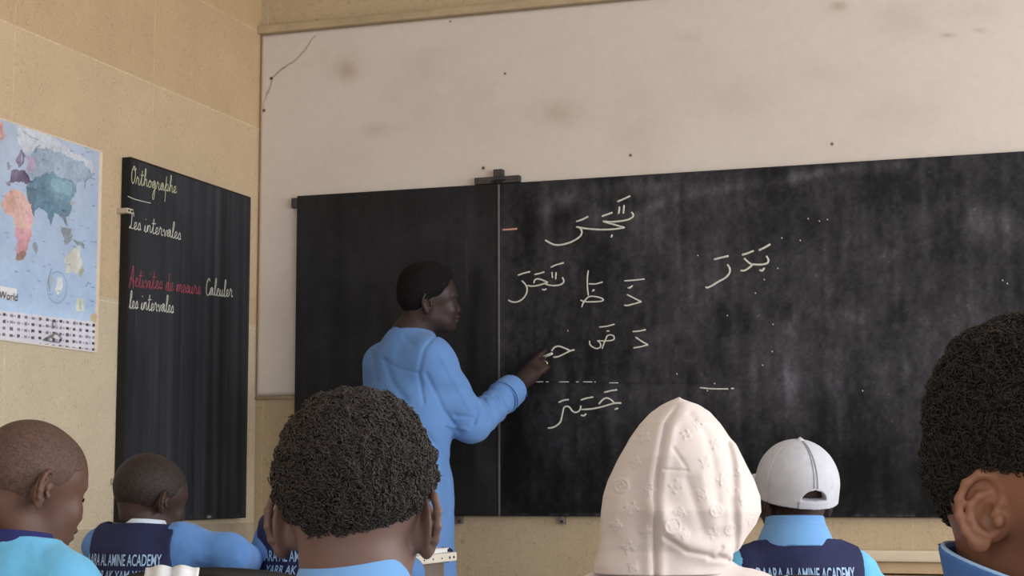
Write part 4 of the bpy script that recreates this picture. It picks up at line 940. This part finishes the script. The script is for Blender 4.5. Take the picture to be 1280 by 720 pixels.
FOLD = [([(905, 553), (909, 590), (906, 630), (911, 665), (912, 690)], 0.006, -0.0050), ([(915, 560), (919, 600), (917, 640), (916, 680)], 0.010, 0.0040), ([(858, 520), (876, 545), (884, 590), (886, 625)], 0.007, -0.0026), ([(850, 600), (858, 630), (868, 660)], 0.007, -0.0030), ([(868, 596), (874, 630), (884, 655)], 0.009, 0.0026),
        ([(823, 588), (850, 589)], 0.0022, -0.0024), ([(834, 562), (848, 584)], 0.003, -0.0018), ([(790, 560), (786, 610), (790, 660)], 0.012, -0.0018), ([(892, 682), (886, 690), (903, 697)], 0.004, -0.004), ([(878, 694), (905, 698)], 0.004, -0.004), ([(822, 668), (850, 686), (880, 692)], 0.004, -0.0045)]
SEAM = [vp(*q) for q in ((852, 498), (842, 510), (828, 532), (821, 560), (815, 590), (812, 620), (811, 650), (811, 680), (811, 715))]
FLW = [(836, 608, 8.5, .2, 0), (872, 579, 7.5, .5, 0), (892, 600, 7, .1, 0), (867, 618, 8, .6, 1), (884, 637, 8, .3, 2), (920, 625, 7.5, .4, 1), (930, 648, 7.5, .2, 1), (903, 660, 7, 0, 2), (784, 634, 8.5, .3, 0), (773, 607, 8.5, .1, 2), (790, 579, 7, .4, 1), (780, 682, 8, .2, 0), (785, 704, 7, .6, 1), (806, 612, 7.5, .1, 0),
       (831, 655, 10, .4, 2), (840, 640, 8, .3, 1), (845, 664, 7, .2, 1), (866, 532, 7, .1, 1), (887, 557, 7.5, .5, 0), (911, 592, 7, .3, 1), (881, 664, 7, .2, 0), (906, 612, 7, 0, 1), (850, 545, 6, .3, 0), (802, 548, 6.5, .6, 0), (766, 655, 7, .2, 1), (800, 662, 7, 0, 1)]
def hoodfn(x, y, z):
    u, w_, v = VF.loc(x, y, z); d = np.zeros_like(u); back = w_ < 0.03
    def sd(pts): return seg_dist(u, v, pts)
    d += 0.0055*np.exp(-(sd(SEAM)/0.0026)**2)*np.clip((0.128-v)/0.02, 0, 1); d -= 0.0030*np.exp(-((sd(SEAM)-0.010)/0.007)**2)*np.clip((0.120-v)/0.03, 0, 1)
    d -= 0.011*np.exp(-(sd(RID)/0.016)**2)
    for pts, w0, a in FOLD: d -= a*np.exp(-(sd([vp(*q) for q in pts])/w0)**2)
    for cx_, cy_, s_, r_, t_ in FLW:
        c = vp(cx_, cy_); du, dv = u-c[0], v-c[1]; r = np.hypot(du, dv)*820.6; m_ = r < s_*1.6
        if not m_.any(): continue
        a = np.arctan2(dv[m_], du[m_])+r_; q = r[m_]
        if t_ == 0: f = np.abs(q-s_*(0.50+0.42*np.cos(4*a)))
        elif t_ == 1: f = np.minimum(np.abs(q-s_*(0.62+0.22*np.cos(4*a))), np.abs(q-s_*0.22))
        else: f = np.minimum(np.abs(q-s_*0.92), np.abs(q-s_*(0.40+0.16*np.cos(4*a))))
        d[m_] -= 0.0016*np.exp(-(f/1.15)**2)
    return np.where(back, d, 0)+0.0018*fbm(x*30, y*30, z*22, 2)
S.band(hoodfn, 0.03)
X, Y, Z = S.xyz((slice(None),)*3); S.ell(k.h, (0, 0.115, -0.02), (0.066, 0.08, 0.095), 0.015, 's')
S.build('hood', M_cream_knit, sh); sh.name = 'hoodie'

# 6 boy in the grey cap
k = Kid('boy in navy vest and light grey cap, its strap opening towards us', (993, 618), 3.55, -20, 0, (995, 664, 3.515), -3, SK_b, 0.96, 0.0024, ears=True, ear_k=0.85, flare=8, ear_pos=(0.070, -0.010, -0.024), slim=1.0)
k.shirt(M_sky, seed=7.0); k.collar_ring('collar', M_shirt, -0.022, 0.030, 0.064, 0.004, 0.05, -0.20, off=(-0.002, 0)); k.collar_ring('collar_fold', M_shirt, -0.030, 0.012, 0.078, 0.003, 0.05, -0.45, off=(-0.002, 0)); k.vest(M_navy, 0.124, 1.12, seed=8.0, wr=0.004); k.letters(-0.095, -0.125, 0.198, 0.0)
c = Fr(rotz(-12-HEAD_SCREEN) @ rotx(13), k.h.w((0, -0.002, -0.002)), 0.97)
S = k.grid(tuple(c.o-0.2), tuple(c.o+0.2), 0.0022); X, Y, Z = S.xyz((slice(None),)*3); x, y, z = c.loc(X, Y, Z); zq = z-0.030; zq = np.where(zq < 0, zq*0.42, zq)
S.F = np.maximum((np.sqrt((x/0.0855)**2+((y+0.010)/0.104)**2+(zq/0.092)**2)-1)*0.085, (-0.004-z-0.10*np.clip(y, 0, 1))).astype(np.float32)
arch = np.maximum(np.hypot(x, (z-0.014)*1.25)-0.027, np.maximum(0.014-z, y+0.03)); S.F = np.maximum(S.F, -arch.astype(np.float32))
S.band(lambda X, Y, Z: 0.0014*np.exp(-(np.minimum(np.abs(np.sin(3*np.arctan2(*c.loc(X, Y, Z)[:2])))*0.03, 1)/0.0016)**2)+0.0012*fbm(X*30, Y*30, Z*30, 2))
cap = S.build('cap', M_cap, k.body)
S = k.grid(tuple(c.o-0.24), tuple(c.o+0.24), 0.003); X, Y, Z = S.xyz((slice(None),)*3); x, y, z = c.loc(X, Y, Z)
zc = z-0.020+1.5*x*x+0.10*(y-0.07); rr = np.hypot(x/0.104, (y-0.040)/0.125)
S.F = np.maximum(np.maximum(np.abs(zc)-0.0028, (rr-1)*0.08), np.maximum(-(np.hypot(x/0.080, y/0.092)-1)*0.08, -(y-0.0))).astype(np.float32); S.build('visor', M_cap, cap)
bt = c.w((0, -0.010, 0.1215)); V, Q = tube_arrays([[bt-np.array([0, 0, 0.003]), bt+np.array([0, 0, 0.001])]], [0.0075], 10); mesh_np('button', V, Q, M_cap, cap)
def crown(az, el, g=1.012): return c.w((0.0855*g*math.cos(el)*math.sin(az), -0.010-0.104*g*math.cos(el)*math.cos(az), 0.030+0.092*g*math.sin(el)))
for az in (-0.045, 0.045): tubes('seam', [[crown(az, e) for e in np.linspace(0.12, 1.45, 20)]], [0.0009], M_seam, cap, 4)
sb = [c.w((0.0855*1.02*math.sin(a), -0.010-0.104*1.02*math.cos(a), zv)) for zv in (0,) for a in np.linspace(-0.40, 0.40, 9)]
S = k.grid(tuple(c.o-0.2), tuple(c.o+0.2), 0.0022); X, Y, Z = S.xyz((slice(None),)*3); x, y, z = c.loc(X, Y, Z); ho_ = np.sqrt((x/0.0862)**2+((y+0.010)/0.1047)**2+((z-0.030)*0.42/0.0925)**2)
S.F = np.maximum(np.maximum(np.abs(ho_-1)*0.09-0.0026, np.maximum(np.abs(z-0.0050)-0.0085, np.abs(x)-0.034)), y).astype(np.float32); S.build('strap', M_cap, cap)

# 7 boy at the right edge, ear and back of the head close to us
k = Kid('close head with one ear and blue collar cut off by the right edge', (1334, 632), 1.30, 143, 2, (1334, 738, 1.30), 80, SK_d, 1.05, 0.0014, flare=26, ear_k=0.90, ear_pos=(0.0725, -0.016, -0.004), neckr=0.048, jaw=1.0)
LINE_R = [-0.020, -0.014, 0.000, 0.016, 0.030, 0.026, 0.020, 0.052, 0.068, 0.09]
hs = hairfield(k.bare, k.h, 0.004, 0.022, 0.03, LINE_R, 0.006); wrinkle(hs, 0.0045, 80, 80, 80, 2.0, 0.02, 2); hm = hs.build('hair', M_hairbase, k.body)
coils('hair_coils', hm, 13000, M_coil_dark, hm, 9, 0.0026, 0.0005)
k.shirt(M_shirt, seed=9.0, neckcut=0.062)
k.collar_ring('shirt_collar', M_shirt, -0.050, 0.012, 0.066, 0.0040, 0.10, -0.35, 0.05, 0.002)
jc = k.collar_ring('jacket_collar', M_denim, -0.060, 0.006, 0.078, 0.0030, 0.22, 0.18, 0.20, 0.002)
tubes('piping', [[k.t.w((0.0902*math.sin(a), 0.0902*math.cos(a), 0.0070-0.0902*(0.22*math.cos(a)+0.20*math.sin(a)))) for a in np.linspace(0, 2*math.pi, 60)]], [0.0022], M_piping, jc, 6)

# the teacher, writing at the board
Nw = P(513, 421, 5.80); root = np.array([Nw[0], Nw[1], 0.0])
t = Fr(rotz(50-HEAD_SCREEN), Nw-root); h = Fr(rotz(74-HEAD_SCREEN) @ rotx(2), P(538, 378, 5.80)-root, 1.0)
rel = lambda x, y, d: P(x, y, d)-root
SH, EL, WR = rel(535, 447, 5.69), rel(590, 530, 5.73), rel(658, 472, 6.03)
TIP = onY(690, 442, YB-0.012)-root
W = Fr()
lo = np.minimum(WR, TIP)-0.06; hi = np.maximum(WR, TIP)+0.06; f = 0.135; ho = h.o
S = Sdf(axis(-0.42, 0.62, 0.007, [(ho[0]-f, ho[0]+f, 0.0021), (lo[0], hi[0], 0.0018)]), axis(-0.36, 0.56, 0.007, [(ho[1]-f, ho[1]+f, 0.0023), (lo[1], hi[1], 0.0018)]), axis(-0.01, ho[2]+0.16, 0.008, [(ho[2]-0.13, ho[2]+0.15, 0.0021), (lo[2], hi[2], 0.0018)]))
head(S, h, ears=False); bare = S.copy()
for sd in (-1, 1): ear(S, h, sd, (0.0715, -0.026, -0.008), 16, 1.12)
S.cap(W, h.w((0, -0.030, -0.04)), t.w((0, 0.0, 0.0)), 0.055, 0.060, 0.03); S.cap(W, t.w((0, 0, 0)), t.w((0, 0, -0.1)), 0.060, 0.09, 0.04)
S.cap(t, (-0.13, 0, -0.085), (0.13, 0, -0.085), 0.045, 0.045, 0.05); S.ell(t, (0, 0.005, -0.24), (0.15, 0.10, 0.22), 0.05); S.ell(t, (0, 0, -0.50), (0.14, 0.10, 0.20), 0.05)
S.cap(W, SH, EL, 0.048, 0.040, 0.03); S.cap(W, EL, WR, 0.040, 0.027, 0.02)
S.chain(t, [(-0.155, 0, -0.09), (-0.19, 0.02, -0.37), (-0.18, 0.09, -0.58)], [0.048, 0.040, 0.028], 0.03); hand(S, t, (-0.18, 0.09, -0.58), (0.1, 0.3, -1), (-1, 0.3, 0), 1.0, side=-1)
FZ = -Nw[2]
for sd in (-1, 1):
    S.chain(t, [(sd*0.085, 0, -0.62), (sd*0.095, 0.01, FZ+0.50), (sd*0.10, -0.01, FZ+0.08)], [0.080, 0.056, 0.040], 0.03); S.cap(t, (sd*0.10, -0.02, FZ+0.045), (sd*0.115, 0.15, FZ+0.03), 0.040, 0.032, 0.02)
# writing hand: fingers bent round a stick of chalk that touches the board
viewd = -ray(668, 462); viewd /= np.linalg.norm(viewd)
d = TIP-WR; dl = np.linalg.norm(d); d /= dl; pn = viewd*0.95+np.array([-0.10, 0, 0.15]); pn -= d*(pn@d); pn /= np.linalg.norm(pn); sx = np.cross(d, pn)      # sx: towards the little-finger side
for o in (-0.024, -0.008, 0.008, 0.023): S.cap(W, WR+sx*o*0.5, WR+d*0.086+sx*o+pn*0.004, 0.017, 0.0115, 0.012)
S.cap(W, WR-d*0.02, WR+d*0.02, 0.026, 0.026, 0.02)
fing = [(-0.026, 0.070, (0, 12, 10), 0.0), (-0.009, 0.074, (22, 36, 20), 0.0), (0.008, 0.070, (30, 48, 30), 0.0), (0.024, 0.056, (42, 58, 36), 0.0)]
tips = []
for o, l, cu_, _ in fing:
    p = WR+d*0.088+sx*o+pn*0.003; a = 0; r = 0.0098
    for frc, c_ in zip((0.46, 0.31, 0.23), cu_):
        a += math.radians(c_); q = p+(d*math.cos(a)-pn*math.sin(a))*l*frc; S.cap(W, p, q, r, r*0.87, 0.003); p = q; r *= 0.87
    tips.append(p)
ti = (tips[0]+tips[1])/2
t0 = WR+d*0.028-sx*0.022-pn*0.006; t1 = WR+d*0.075-sx*0.036-pn*0.030; t2 = ti*0.75+t1*0.25-pn*0.010; S.cap(W, t0, t1, 0.0145, 0.0112, 0.012); S.cap(W, t1, t2, 0.0108, 0.0088, 0.004)
teacher = S.build('person', SK_t, None, tuple(root)); tag(teacher, 'man in pale blue tunic writing on the long chalkboard with his raised right hand', 'person')
hs = hairfield(bare, h, 0.012, 0.013, 0.02, [-0.066, -0.064, -0.052, -0.024, 0.010, 0.014, 0.030, 0.062, 0.084, 0.11], 0.003); wrinkle(hs, 0.0025, 80, 80, 80, 1.0, 0.02, 2); hs.build('hair', M_thair, teacher)
for sd in (-1, 1):
    tubes('eyebrow', [[h.w((sd*0.014, 0.088, 0.024)), h.w((sd*0.030, 0.086, 0.028)), h.w((sd*0.047, 0.071, 0.023))]], [0.0024], M_hole, teacher)
    tubes('eyelash', [[h.w((sd*0.020, 0.0865, -0.002)), h.w((sd*0.031, 0.0870, -0.005)), h.w((sd*0.043, 0.0800, -0.001))]], [0.0014], M_hole, teacher)
# tunic: body, sleeves, cuff openings, seams
S = Sdf(axis(-0.42, 0.56, 0.0045), axis(-0.36, 0.46, 0.0045), axis(0.38, Nw[2]+0.07, 0.0045))
S.cap(t, (0, 0, -0.02), (0, -0.004, -0.06), 0.066, 0.085, 0.03); S.cap(t, (-0.142, -0.004, -0.082), (0.142, -0.004, -0.082), 0.056, 0.056, 0.07)
S.cap(t, (0, 0, -0.045), (-0.11, 0, -0.085), 0.068, 0.058, 0.05); S.cap(t, (0, 0, -0.045), (0.11, 0, -0.085), 0.068, 0.058, 0.05); S.ell(t, (0, 0.0, -0.23), (0.170, 0.122, 0.24), 0.06); S.ell(t, (0, 0.0, -0.56), (0.170, 0.132, 0.36), 0.06); S.ell(t, (0, 0.0, -0.86), (0.185, 0.145, 0.30), 0.06)
CU = EL+(WR-EL)*0.78
S.cap(W, SH, EL, 0.068, 0.062, 0.04); S.cap(W, EL, EL+(WR-EL)*0.66, 0.062, 0.050, 0.02); S.chain(t, [(-0.150, 0, -0.09), (-0.19, 0.02, -0.37), (-0.18, 0.08, -0.56)], [0.072, 0.062, 0.048], 0.035)
wrinkle(S, 0.006, 7, 7, 10, 3.0, 0.03, 3)
ea = (EL+SH)/2
def elb(x, y, z):
    p = np.stack([x, y, z], -1); de = np.linalg.norm(p-EL, axis=-1); s1 = (p-SH) @ ((EL-SH)/np.linalg.norm(EL-SH)); s2 = (p-EL) @ ((WR-EL)/np.linalg.norm(WR-EL))
    fold = np.sin(s2*105+3.5*fbm(x*14, y*14, z*14, 2)+s1*22); near = np.exp(-((np.linalg.norm(p-(EL+(WR-EL)*0.42), axis=-1))/0.12)**2)
    fold2 = np.sin(s1*70-s2*50+4*fbm(x*10, y*10, z*10, 2)); nr2 = np.exp(-(np.linalg.norm(p-(SH+(EL-SH)*0.70), axis=-1)/0.12)**2)
    return -0.0042*fold*near-0.0032*fold2*nr2
S.band(elb, 0.03)
VT = Fr(rotz(-HEAD_SCREEN), (0, 0, 0))
def vt(px_, py_): q = VT.loc(*(P(px_, py_, 5.7)-root)); return np.array([q[0], q[2]])
CRS = [([(548, 416), (532, 438), (525, 468), (531, 505)], 0.006, 0.0055), ([(478, 448), (500, 462), (524, 468)], 0.005, 0.0030), ([(482, 452), (492, 480), (508, 500)], 0.012, 0.006), ([(535, 470), (556, 515), (575, 540)], 0.008, 0.005), ([(552, 447), (576, 490), (588, 512)], 0.007, -0.0035),
       ([(592, 500), (597, 516), (592, 530)], 0.006, 0.007), ([(604, 497), (612, 512), (610, 528)], 0.005, 0.006), ([(598, 498), (606, 514)], 0.005, -0.005), ([(570, 520), (590, 522)], 0.006, 0.006), ([(560, 532), (585, 538)], 0.006, -0.005), ([(536, 545), (558, 575), (560, 640)], 0.010, 0.006), ([(545, 560), (548, 640)], 0.012, -0.005), ([(505, 420), (520, 436)], 0.01, 0.003), ([(462, 440), (470, 475)], 0.010, 0.004), ([(618, 492), (628, 507)], 0.005, 0.005)]
def crease(x, y, z):
    u, w_, v = VT.loc(x, y, z); d = np.zeros_like(u)
    for pts, w0, a in CRS: d += a*np.exp(-(seg_dist(u, v, [vt(*q) for q in pts])/w0)**2)
    return d
S.band(crease, 0.03)
S.cap(t, (0, 0.006, 0.08), (0, 0.004, -0.02), 0.062, 0.060, 0.004, 's')
X, Y, Z = S.xyz((slice(None),)*3); S.F = np.maximum(S.F, (0.45-Z+0*X+0*Y).astype(np.float32))
tunic = S.build('tunic', M_tunic, teacher)
S = Sdf(axis(CU[0]-0.16, CU[0]+0.12, 0.003), axis(CU[1]-0.16, CU[1]+0.12, 0.003), axis(CU[2]-0.14, CU[2]+0.12, 0.003)); ax_ = (WR-EL)/np.linalg.norm(WR-EL)
c0 = EL+(WR-EL)*0.54; X, Y, Z = S.xyz((slice(None),)*3); s_ = (X-c0[0])*ax_[0]+(Y-c0[1])*ax_[1]+(Z-c0[2])*ax_[2]; r_ = np.sqrt(np.maximum((X-c0[0])**2+(Y-c0[1])**2+(Z-c0[2])**2-s_**2, 0))
CL = 0.075
S.F = np.maximum(np.abs(r_-0.054+0.04*s_)-0.0035, np.maximum(-s_, s_-CL)).astype(np.float32)-0.001; wrinkle(S, 0.002, 20, 20, 20, 1.0); cuff = S.build('cuff', M_tunic, tunic)
def ringpts(s, r, n=40):
    a = np.cross(ax_, (0, 0, 1.0)); a /= np.linalg.norm(a); b = np.cross(ax_, a); return [c0+ax_*s+r*(math.cos(q)*a+math.sin(q)*b) for q in np.linspace(0, 2*math.pi, n)]
tubes('piping', [ringpts(0.004, 0.0582)], [0.0022], M_tunic_trim, cuff); 
vd = viewd-ax_*(viewd@ax_); vd /= np.linalg.norm(vd); dn = np.cross(ax_, vd); dn *= -np.sign(dn[2]); bb_ = c0+ax_*0.070+(vd*0.55+dn*0.83)*0.0535
V, Q = tube_arrays([[bb_, bb_+(vd*0.55+dn*0.83)*0.004]], [0.0065], 10); mesh_np('button', V, Q, M_tunic_trim, cuff)
S = Sdf(axis(t.o[0]-0.11, t.o[0]+0.11, 0.0025), axis(t.o[1]-0.11, t.o[1]+0.11, 0.0025), axis(t.o[2]-0.08, t.o[2]+0.07, 0.0025)); X, Y, Z = S.xyz((slice(None),)*3); x, y, z = t.loc(X, Y, Z); q = z+0.30*y
S.F = (np.maximum(np.abs(np.hypot(x, y-0.004)-0.068+0.30*q)-0.0028, np.maximum(-0.035-q, q-0.010))-0.001).astype(np.float32); S.build('collar', M_tunic, tunic)
q = Sdf(axis(-0.3, 0.3, 0.012), axis(-0.3, 0.3, 0.012), axis(0.05, 0.80, 0.012))
for sd in (-1, 1): q.chain(t, [(sd*0.085, 0, -0.66), (sd*0.095, 0.01, FZ+0.50), (sd*0.10, -0.01, FZ+0.09)], [0.095, 0.075, 0.062], 0.03)
q.build('trousers', M_trouser, teacher)
for sd in (-1, 1):
    q = Sdf(axis(-0.3, 0.35, 0.007), axis(-0.35, 0.35, 0.007), axis(-0.005, 0.13, 0.006)); q.cap(t, (sd*0.10, -0.03, FZ+0.05), (sd*0.118, 0.17, FZ+0.042), 0.050, 0.042, 0.02); q.cut(lambda X, Y, Z: 0.003-Z+0*X+0*Y); q.build('shoe', M_shoe, teacher)
a, b_ = root+tips[1]*0.5+tips[0]*0.5, root+TIP
tag(tubes('chalk_stick', [[b_, a+(a-b_)/np.linalg.norm(a-b_)*0.02]], [0.0052], M_chalk, None, 10), 'short stick of white chalk in the fingers of the writing man', 'chalk')
rp = WR+d*0.088+sx*0.008+pn*0.003; a0 = math.radians(30); dd = d*math.cos(a0)-pn*math.sin(a0); rp = rp+dd*0.016; n1_ = np.cross(dd, sx); tubes('ring', [[rp+0.0104*(math.cos(q)*sx+math.sin(q)*n1_) for q in np.linspace(0, 6.2832, 24)]], [0.0016], mat('pale_gold', (232, 214, 170), 0.25, metal=0.9), teacher)

# ------------------------------------------------------------------ furniture
M_plastic = mat('black_plastic', (20, 20, 22), 0.42, 0.5, noise=(40, 0.1)); M_tube = mat('black_steel_tube', (30, 30, 32), 0.4, metal=0.5)
M_top = mat('pale_desk_top', (226, 220, 208), 0.5, noise=(10, 0.06)); M_side = mat('grey_brown_board', (122, 112, 104), 0.7, noise=(18, 0.12)); M_wood = mat('worn_desk_wood', (170, 146, 114), 0.6, noise=(12, 0.14))
M_paper = mat('white_paper', (236, 236, 240), 0.8, noise=(30, 0.03)); M_ink = mat('black_fastener', (40, 40, 44), 0.6); M_cover = mat('blue_book_cover', (86, 110, 160), 0.6)
def rounded_panel(bm, w_, z0, z1, sag, curve, th, nx=24, nz=10):
    """chair back: curved in plan, arched along the top, rounded corners"""
    grid = {}
    for side in (0, 1):
        for i in range(nx+1):
            u = -1+2*i/nx; x = u*w_/2; top = z1-sag*abs(u)**2.2-0.10*max(0, abs(u)-0.86)*(abs(u)-0.86)/0.02*0.14
            bot = z0+0.04*max(0, abs(u)-0.8)/0.2
            for j in range(nz+1):
                q = j/nz; z = bot+(top-bot)*q; y = curve*u*u-0.05*q+(th if side else 0)
                grid[side, i, j] = bm.verts.new((x, y, z))
    for i in range(nx):
        for j in range(nz):
            bm.faces.new((grid[0, i, j], grid[0, i+1, j], grid[0, i+1, j+1], grid[0, i, j+1])); bm.faces.new((grid[1, i, j], grid[1, i, j+1], grid[1, i+1, j+1], grid[1, i+1, j]))
    for i in range(nx):
        for j in (0, nz):
            f = (grid[0, i, j], grid[1, i, j], grid[1, i+1, j], grid[0, i+1, j]); bm.faces.new(f)
    for j in range(nz):
        for i in (0, nx): bm.faces.new((grid[0, i, j], grid[0, i, j+1], grid[1, i, j+1], grid[1, i, j]))
def make_chair(label):
    c = bpy.data.objects.new('school_chair', None); COL.objects.link(c); tag(c, label, 'chair', 'black school chairs')
    bm = bmesh.new(); rounded_panel(bm, 0.40, 0.60, 0.832, 0.022, 0.045, 0.014); obj_bm('backrest', bm, M_plastic, c, True)
    bm = bmesh.new(); box(bm, (-0.19, 0.03, 0.425), (0.19, 0.40, 0.445), 0.008); obj_bm('seat', bm, M_plastic, c)
    for sx_ in (-1, 1):
        tubes('leg', [catmull([(sx_*0.17, 0.045, 0.43), (sx_*0.18, 0.03, 0.2), (sx_*0.19, 0.0, 0.008)])], [0.011], M_tube, c, 8); tubes('leg', [catmull([(sx_*0.17, 0.38, 0.43), (sx_*0.18, 0.39, 0.2), (sx_*0.19, 0.40, 0.008)])], [0.011], M_tube, c, 8)
        tubes('upright', [catmull([(sx_*0.17, 0.05, 0.43), (sx_*0.165, 0.045, 0.55), (sx_*0.15, 0.030, 0.68)])], [0.010], M_tube, c, 8)
    return c
def copy_tree(o, parent=None):
    c = o.copy(); COL.objects.link(c); c.parent = parent
    for ch in o.children: copy_tree(ch, c)
    return c
chair = make_chair('black chair with arched back behind the desk of the boy in the sky blue shirt')
def put(o, px_, depth, yaw, dx=0, dy=0):
    p = P(px_, 607, depth); o.location = (p[0]+dx, p[1]+dy, 0); o.rotation_euler = (0, 0, -math.radians(yaw-HEAD_SCREEN)); return o
put(chair, 266, 3.66, 6)
c2 = put(copy_tree(chair), 980, 3.30, -3); c2['label'] = 'black chair whose back rises behind the boy in the grey cap'
def make_desk(label, w_=1.15, d_=0.46, z=0.76):
    o = bpy.data.objects.new('school_desk', None); COL.objects.link(o); tag(o, label, 'desk', 'pupil desks')
    bm = bmesh.new(); box(bm, (-w_/2, -d_/2, z-0.028), (w_/2, d_/2, z), 0.005); obj_bm('desk_top', bm, M_wood, o)
    bm = bmesh.new(); box(bm, (-w_/2+0.06, d_/2-0.05, z-0.25), (w_/2-0.06, d_/2-0.035, z-0.028), 0.003); obj_bm('modesty_panel', bm, M_wood, o)
    for sx_ in (-1, 1):
        for sy_ in (-1, 1): bm = bmesh.new(); box(bm, (sx_*(w_/2-0.05)-0.016, sy_*(d_/2-0.06)-0.016, 0), (sx_*(w_/2-0.05)+0.016, sy_*(d_/2-0.06)+0.016, z-0.028), 0.003); obj_bm('leg', bm, M_tube, o)
    return o
desk = make_desk('wooden pupil desk under the open book beside the boy in sky blue shirt'); put(desk, 150, 3.38, 14)
d2 = put(copy_tree(desk), 930, 3.03, 0); d2['label'] = 'wooden pupil desk in front of the child in the cream hood'
def open_book(name, label, loc, yaw, w_=0.13, hgt=0.105, tilt=40):
    o = bpy.data.objects.new(name, None); COL.objects.link(o); tag(o, label, 'book'); o.location = loc; o.rotation_euler = (0, 0, -math.radians(yaw))
    for sx_ in (-1, 1):
        Vg = []; n_ = 10; 
        bm = bmesh.new(); g = {}
        for i in range(n_+1):
            for j in range(7):
                u = i/n_; x = sx_*u*w_; bow = 0.012*math.sin(math.pi*min(1, u*1.3)); q = j/6*hgt*1.25
                for s_i, off in ((0, 0.0), (1, 0.004)):
                    ca, sa = math.cos(math.radians(tilt)), math.sin(math.radians(tilt)); yy = q*ca-(bow+off)*sa; zv = q*sa+(bow+off)*ca
                    g[s_i, i, j] = bm.verts.new((x, yy, zv))
        for i in range(n_):
            for j in range(6):
                for s_i in (0, 1): bm.faces.new((g[s_i, i, j], g[s_i, i+1, j], g[s_i, i+1, j+1], g[s_i, i, j+1]))
            for j in (0, 6): bm.faces.new((g[0, i, j], g[0, i+1, j], g[1, i+1, j], g[1, i, j]))
        for j in range(6):
            for i in (0, n_): bm.faces.new((g[0, i, j], g[1, i, j], g[1, i, j+1], g[0, i, j+1]))
        obj_bm('page_block', bm, M_paper, o, True)
    return o
p = P(208, 740, 3.24); open_book('exercise_book', 'white open exercise book before the boy in the sky blue shirt', (p[0], p[1], 0.765), 4-HEAD_SCREEN, 0.052, 0.072, 62)
p = P(984, 740, 3.02); open_book('exercise_book', 'white book edge just showing behind the chair of the boy in the cap', (p[0], p[1], 0.765), -20-HEAD_SCREEN, 0.03, 0.062, 62)
# bench under the two boys in navy vests
# teacher's desk
TX1, TYF, TZ = 1.165, -0.92, 0.80
td = bpy.data.objects.new('teacher_desk', None); COL.objects.link(td); tag(td, 'pale topped grey brown desk between the writing man and the curly haired boy', 'desk'); td.location = (0.75, -1.3, 0); OT = Vector((-0.75, 1.3, 0))
bm = bmesh.new(); box(bm, (0.36, -1.56, TZ-0.026), (TX1, TYF, TZ), 0.004); dt = obj_bm('desk_top', bm, M_top, td, loc=OT)
for yv in (-1.30, -1.24, -1.19, -1.12, -1.05, -0.985, -0.95): 
    V, Q = tube_arrays([[(TX1-0.001, yv, TZ-0.014), (TX1+0.0015, yv, TZ-0.014)]], [0.0026 if yv < -1 else 0.0042], 8); mesh_np('edge_rivet', V, Q, M_ink, dt)
for x0, x1 in ((0.385, 0.41), (TX1-0.055, TX1-0.03)): bm = bmesh.new(); box(bm, (x0, -1.53, 0), (x1, TYF-0.03, TZ-0.026), 0.003); obj_bm('side_panel', bm, M_side, td, loc=OT)
bm = bmesh.new(); box(bm, (0.41, -1.50, 0.25), (TX1-0.055, -1.48, TZ-0.026), 0.002); obj_bm('front_panel', bm, M_side, td, loc=OT)
bk = bpy.data.objects.new('register_book', None); COL.objects.link(bk); tag(bk, 'white closed book on the right edge of the pale topped desk', 'book'); bk.location = (1.06, -1.05, TZ); bk.rotation_euler = (0, 0, 0.06)
bm = bmesh.new(); box(bm, (-0.085, -0.115, 0.0), (0.085, 0.115, 0.010), 0.002); obj_bm('page_block', bm, M_paper, bk)
bm = bmesh.new(); box(bm, (-0.088, -0.118, 0.010), (0.088, 0.118, 0.013), 0.001); obj_bm('cover', bm, M_paper, bk)
p = P(322, 692, 5.1)
sp_ = bpy.data.objects.new('paper_stack', None); COL.objects.link(sp_); tag(sp_, 'stack of white papers on the left end of the pale topped desk', 'paper'); sp_.location = (0.47, -1.36, TZ); sp_.rotation_euler = (0, 0, 0.2)
bm = bmesh.new(); box(bm, (-0.10, -0.14, 0), (0.10, 0.14, 0.012), 0.002); obj_bm('sheet_block', bm, M_paper, sp_); bm = bmesh.new(); box(bm, (-0.09, -0.13, 0.012), (0.108, 0.145, 0.020), 0.002); obj_bm('sheet_block', bm, M_paper, sp_)
# ledge along the foot of the back wall, right of the hooded child
M_ledge = mat('cream_ledge_stone', (212, 196, 172), 0.5, noise=(9, 0.05))
bm = bmesh.new(); box(bm, (1.62, -0.10, 0.750), (ROOM_X, 0.0, 0.788), 0.008); struct('trim_4', bm, M_ledge)
bm = bmesh.new(); box(bm, (1.64, -0.075, 0.712), (ROOM_X, 0.0, 0.750), 0.002); box(bm, (1.64, -0.085, 0.0), (ROOM_X, 0.0, 0.706), 0.003); struct('trim_5', bm, mat('tan_ledge_face', (190, 164, 130), 0.5, noise=(9, 0.08)))
